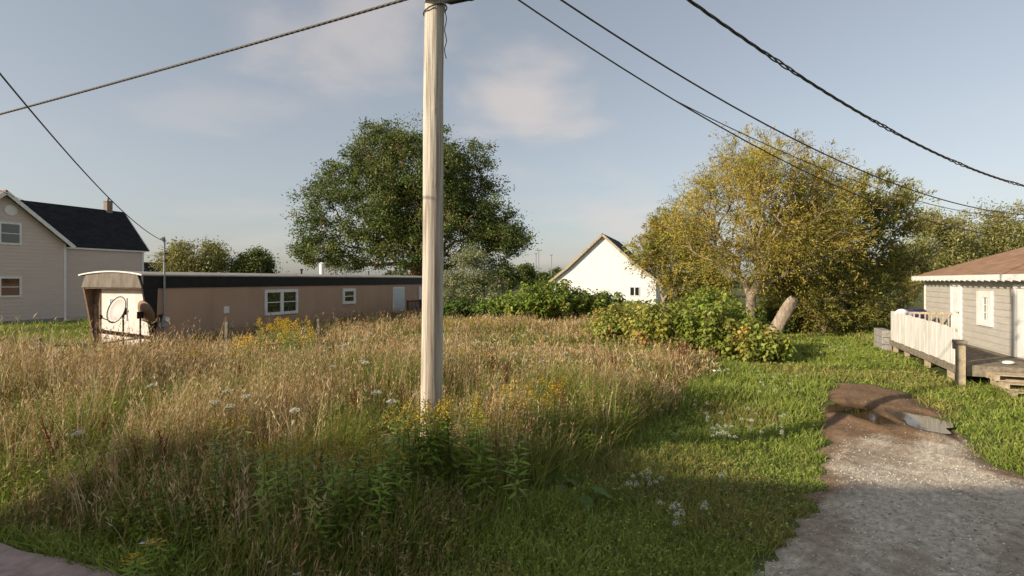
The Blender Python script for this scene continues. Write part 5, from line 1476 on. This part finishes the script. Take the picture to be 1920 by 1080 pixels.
cluster('goldenrod', 'goldenrod', [(985,745,0.75,7,0.25),(960,735,0.75,4,0.25),(1035,720,0.75,5,0.3),(920,780,0.7,4,0.2),(850,665,0.85,5,0.4),(900,605,0.8,8,0.8),(860,600,0.8,7,0.8),(940,600,0.8,5,0.6)], 'goldenrod scattered through the weeds right of the pole', 'wildflower', 'goldenrod right of the pole', (0.7,0.95), (1.0,1.4))
cluster('lace', 'wild_carrot', [(172,830,0.72,1,.03),(430,750,0.85,1,.02),(425,785,0.8,1,.02),(405,768,0.8,1,.03),(285,722,0.9,1,.02),(575,825,0.6,1,.02),(475,765,0.8,1,.03)], 'white wild carrot flower in the dry grass left of the pole', 'wildflower', 'wild carrot left of the pole', (0.82,1.0))
cluster('lace', 'wild_carrot', [(690,638,0.9,3,.25),(655,660,0.9,3,.25),(705,765,0.8,1,.02),(640,690,0.85,2,.2),(675,700,0.8,1,.1),(730,780,0.75,1,.05),(600,650,.9,1,.1)], 'white wild carrot flower close left of the pole', 'wildflower', 'wild carrot close to the pole', (0.85,1.05))
cluster('lace', 'wild_carrot', [(850,688,0.8,1,.02),(930,645,0.75,3,.3),(985,640,0.75,3,.3),(995,656,0.75,1,.03),(970,668,0.75,2,.2),(1045,665,0.75,2,.2),(920,660,.75,2,.2),(1080,690,.7,1,.1),(1160,700,.65,1,.1),(1020,690,.7,1,.2)], 'white wild carrot flower in the weeds right of the pole', 'wildflower', 'wild carrot right of the pole', (0.75,0.92))
for pts_, lab_ in (([(1205,905,.15,5,.10),(1195,920,.15,4,.10)], 'small white yarrow flower in the shaded lawn nearest the weeds'),
                   ([(1255,980,.12,3,.10),(1270,990,.12,3,.12),(1310,965,.12,2,.1),(1345,905,.12,2,.1)], 'small white yarrow flower in the shaded lawn beside the gravel'),
                   ([(1340,785,.2,6,.2),(1370,770,.2,12,.35),(1380,800,.15,4,.2)], 'small white yarrow flower in the sunlit patch left of the driveway earth'),
                   ([(1440,765,.2,9,.3),(1410,750,.2,9,.35)], 'small white yarrow flower close to the driveway earth corner'),
                   ([(1330,745,.2,4,.3),(1350,690,.25,6,.5),(1300,680,.25,5,.4),(1420,710,.2,8,.5)], 'small white yarrow flower in the lawn below the leafy bushes'),
                   ([(1480,650,.2,8,.8),(1560,655,.2,6,.8)], 'small white yarrow flower in the far lawn toward the willows')):
    cluster('yarrow', 'yarrow', pts_, lab_, 'wildflower', 'yarrow in the lawn', (0.16,0.26), (0.45,0.75))
cluster('dock', 'dock_plant', [(940,668,0.95,2,.05),(945,690,.9,1,.05)], 'rusty red dock stalk standing right of the pole', 'wildflower', 'dock right of the pole', (0.95,1.1), (1.2,1.5))
cluster('dock', 'dock_plant', [(1155,655,0.85,2,.08),(1165,670,.8,1,.06),(1125,668,.8,1,.08),(1285,640,.85,4,.2)], 'dark brown dock stalk near the lawn edge', 'wildflower', 'dock by the lawn edge', (0.8,0.95), (1.3,1.7))
cluster('dock', 'dock_plant', [(630,680,0.9,2,.1),(625,710,.9,2,.1),(640,745,.85,1,.1),(760,740,.7,1,.1),(905,770,.6,2,.1),(1045,740,.7,2,.12),(1250,700,.6,1,.1)], 'rusty dock stalk among the weeds', 'wildflower', 'dock among the weeds', (0.8,1.05), (1.0,1.4))
cluster('dock', 'dock_plant', [(455,680,0.95,2,.15),(380,690,.9,1,.1),(300,850,.6,2,.1),(150,800,.7,2,.15)], 'brown dock stalk in the dry grass at the left', 'wildflower', 'dock at the left', (0.8,1.0), (0.9,1.2))
# burdock with big leaves
def burdock(px_, py_, n_, size, label):
    x, y = gp(px_, py_, 0.1); t = empty('burdock', (x, y, float(H(x, y)))); tag(t, label, 'plant', 'burdock in the weeds')
    for k in range(n_):
        a = k*2.4 + random.uniform(-.3, .3); el = random.uniform(0.35, 0.9); L_ = size*random.uniform(0.75, 1.2); W2 = L_*0.72
        st0 = np.array([math.cos(a)*size*0.5, math.sin(a)*size*0.5, size*el])
        n = NP()
        stem_np(n, [(0,0,0), st0*np.array([0.5,0.5,0.65]), st0], 0.008, (0.16,0.19,0.06))
        d = np.array([math.cos(a), math.sin(a), -0.25]); d /= np.linalg.norm(d); s_ = np.array([-math.sin(a), math.cos(a), 0]); up_ = np.cross(d, s_)*-1
        rows_ = 6; vs = []
        for i in range(rows_+1):
            f = i/rows_; wd = W2*0.5*math.sin(math.pi*min(1, f*0.86+0.14))**0.7*(1 if i < rows_ else 0.05)
            for j in (-1, -0.5, 0, 0.5, 1):
                vs.append(st0 + d*L_*(f-0.1*abs(j)*(i == 0)) + s_*wd*j + np.array([0,0,1])*(abs(j)*wd*0.22 - f*f*L_*0.22 + random.gauss(0, 0.008)))
        i = np.arange((rows_+1)*5).reshape(rows_+1, 5)
        q = np.stack([i[:-1,:-1], i[:-1,1:], i[1:,1:], i[1:,:-1]], -1).reshape(-1, 4)
        c = pick_cols(1, [(0.12,0.175,0.045),(0.15,0.21,0.06)], 0.1).repeat(len(vs), 0)
        n.add(np.array(vs), q, None, c)
        n.build('leaf', M['leaf'], t, smooth=True)
burdock(1045, 905, 5, 0.20, 'big leaved burdock right of the pole by the lawn edge')
burdock(1095, 930, 3, 0.21, 'burdock with one long drooping leaf over the lawn')
burdock(340, 1020, 6, 0.24, 'big leaved burdock low by the path at the left')
burdock(840, 955, 5, 0.22, 'burdock in the shade below the utility pole')
burdock(740, 1005, 5, 0.20, 'burdock nearest the lower frame edge left of the pole')
burdock(610, 975, 4, 0.18, 'small burdock in the shaded weeds')
burdock(1265, 790, 5, 0.20, 'green burdock at the lawn edge before the bushes')
# yellow ragwort heads by the path
for px_, py_ in ((305, 1022), (263, 1048)):
    x, y = gp(px_, py_, 0.22)
    plant('goldenrod', 'ragwort', x, y, 0.30, {305:'yellow ragwort by the path, the upper of two', 263:'yellow ragwort by the path, the lower of two'}[px_], 'wildflower', 'ragwort by the path', 1.1)
# pale rock and litter
x, y = gp(705, 850, 0.15)
me_bm = bmesh.new(); bmesh.ops.create_icosphere(me_bm, subdivisions=4, radius=0.42)
for v_ in me_bm.verts:
    c = v_.co; k = 1 + 0.12*math.sin(c.x*9+c.y*7) + 0.08*math.sin(c.z*17+c.x*11) + 0.05*math.sin(c.y*29)
    v_.co = (c.x*k*1.15, c.y*k*0.8, c.z*k*0.85)
me = bpy.data.meshes.new('rock'); me_bm.to_mesh(me); me_bm.free(); me.shade_smooth(); me.materials.append(M['rock'])
o = bpy.data.objects.new('rock', me); COL.objects.link(o); o.location = (x, y, -0.02); tag(o, 'pale rounded rock half hidden in the weeds left of the pole', 'rock')
def litter(px_, py_, z_, s, label):
    x, y = gp(px_, py_, z_)
    vs = []; k = 5
    for i in range(k):
        for j in range(k): vs.append(((i/(k-1)-.5)*s*1.6, (j/(k-1)-.5)*s, random.uniform(0, s*0.35)))
    fs = [(i*k+j, (i+1)*k+j, (i+1)*k+j+1, i*k+j+1) for i in range(k-1) for j in range(k-1)]
    m = MB(); m.add(vs, fs); o = m.build('paper_scrap', M['paper']); o.location = (x, y, z_ + float(H(x, y)))
    tag(o, label, 'litter', 'scraps of litter')
litter(283, 1010, 0.16, 0.10, 'crumpled white paper scrap beside the burdock near the path')
litter(555, 1072, 0.10, 0.04, 'tiny white scrap at the lower frame edge')
litter(1345, 690, 0.35, 0.12, 'white scrap under the leafy bush')
# a dead branch lying in the shaded weeds
x, y = gp(470, 880, 0.35)
t = tag(MB().tube([(0,0,0.45),(0.35,-0.25,0.34),(0.75,-0.5,0.30),(1.05,-0.8,0.12)], [0.012,0.018,0.02,0.024], 6).build('dead_branch', M['bark'], None, smooth=True), 'dark dead branch slanting through the shaded weeds', 'branch'); t.location = (x, y, 0)
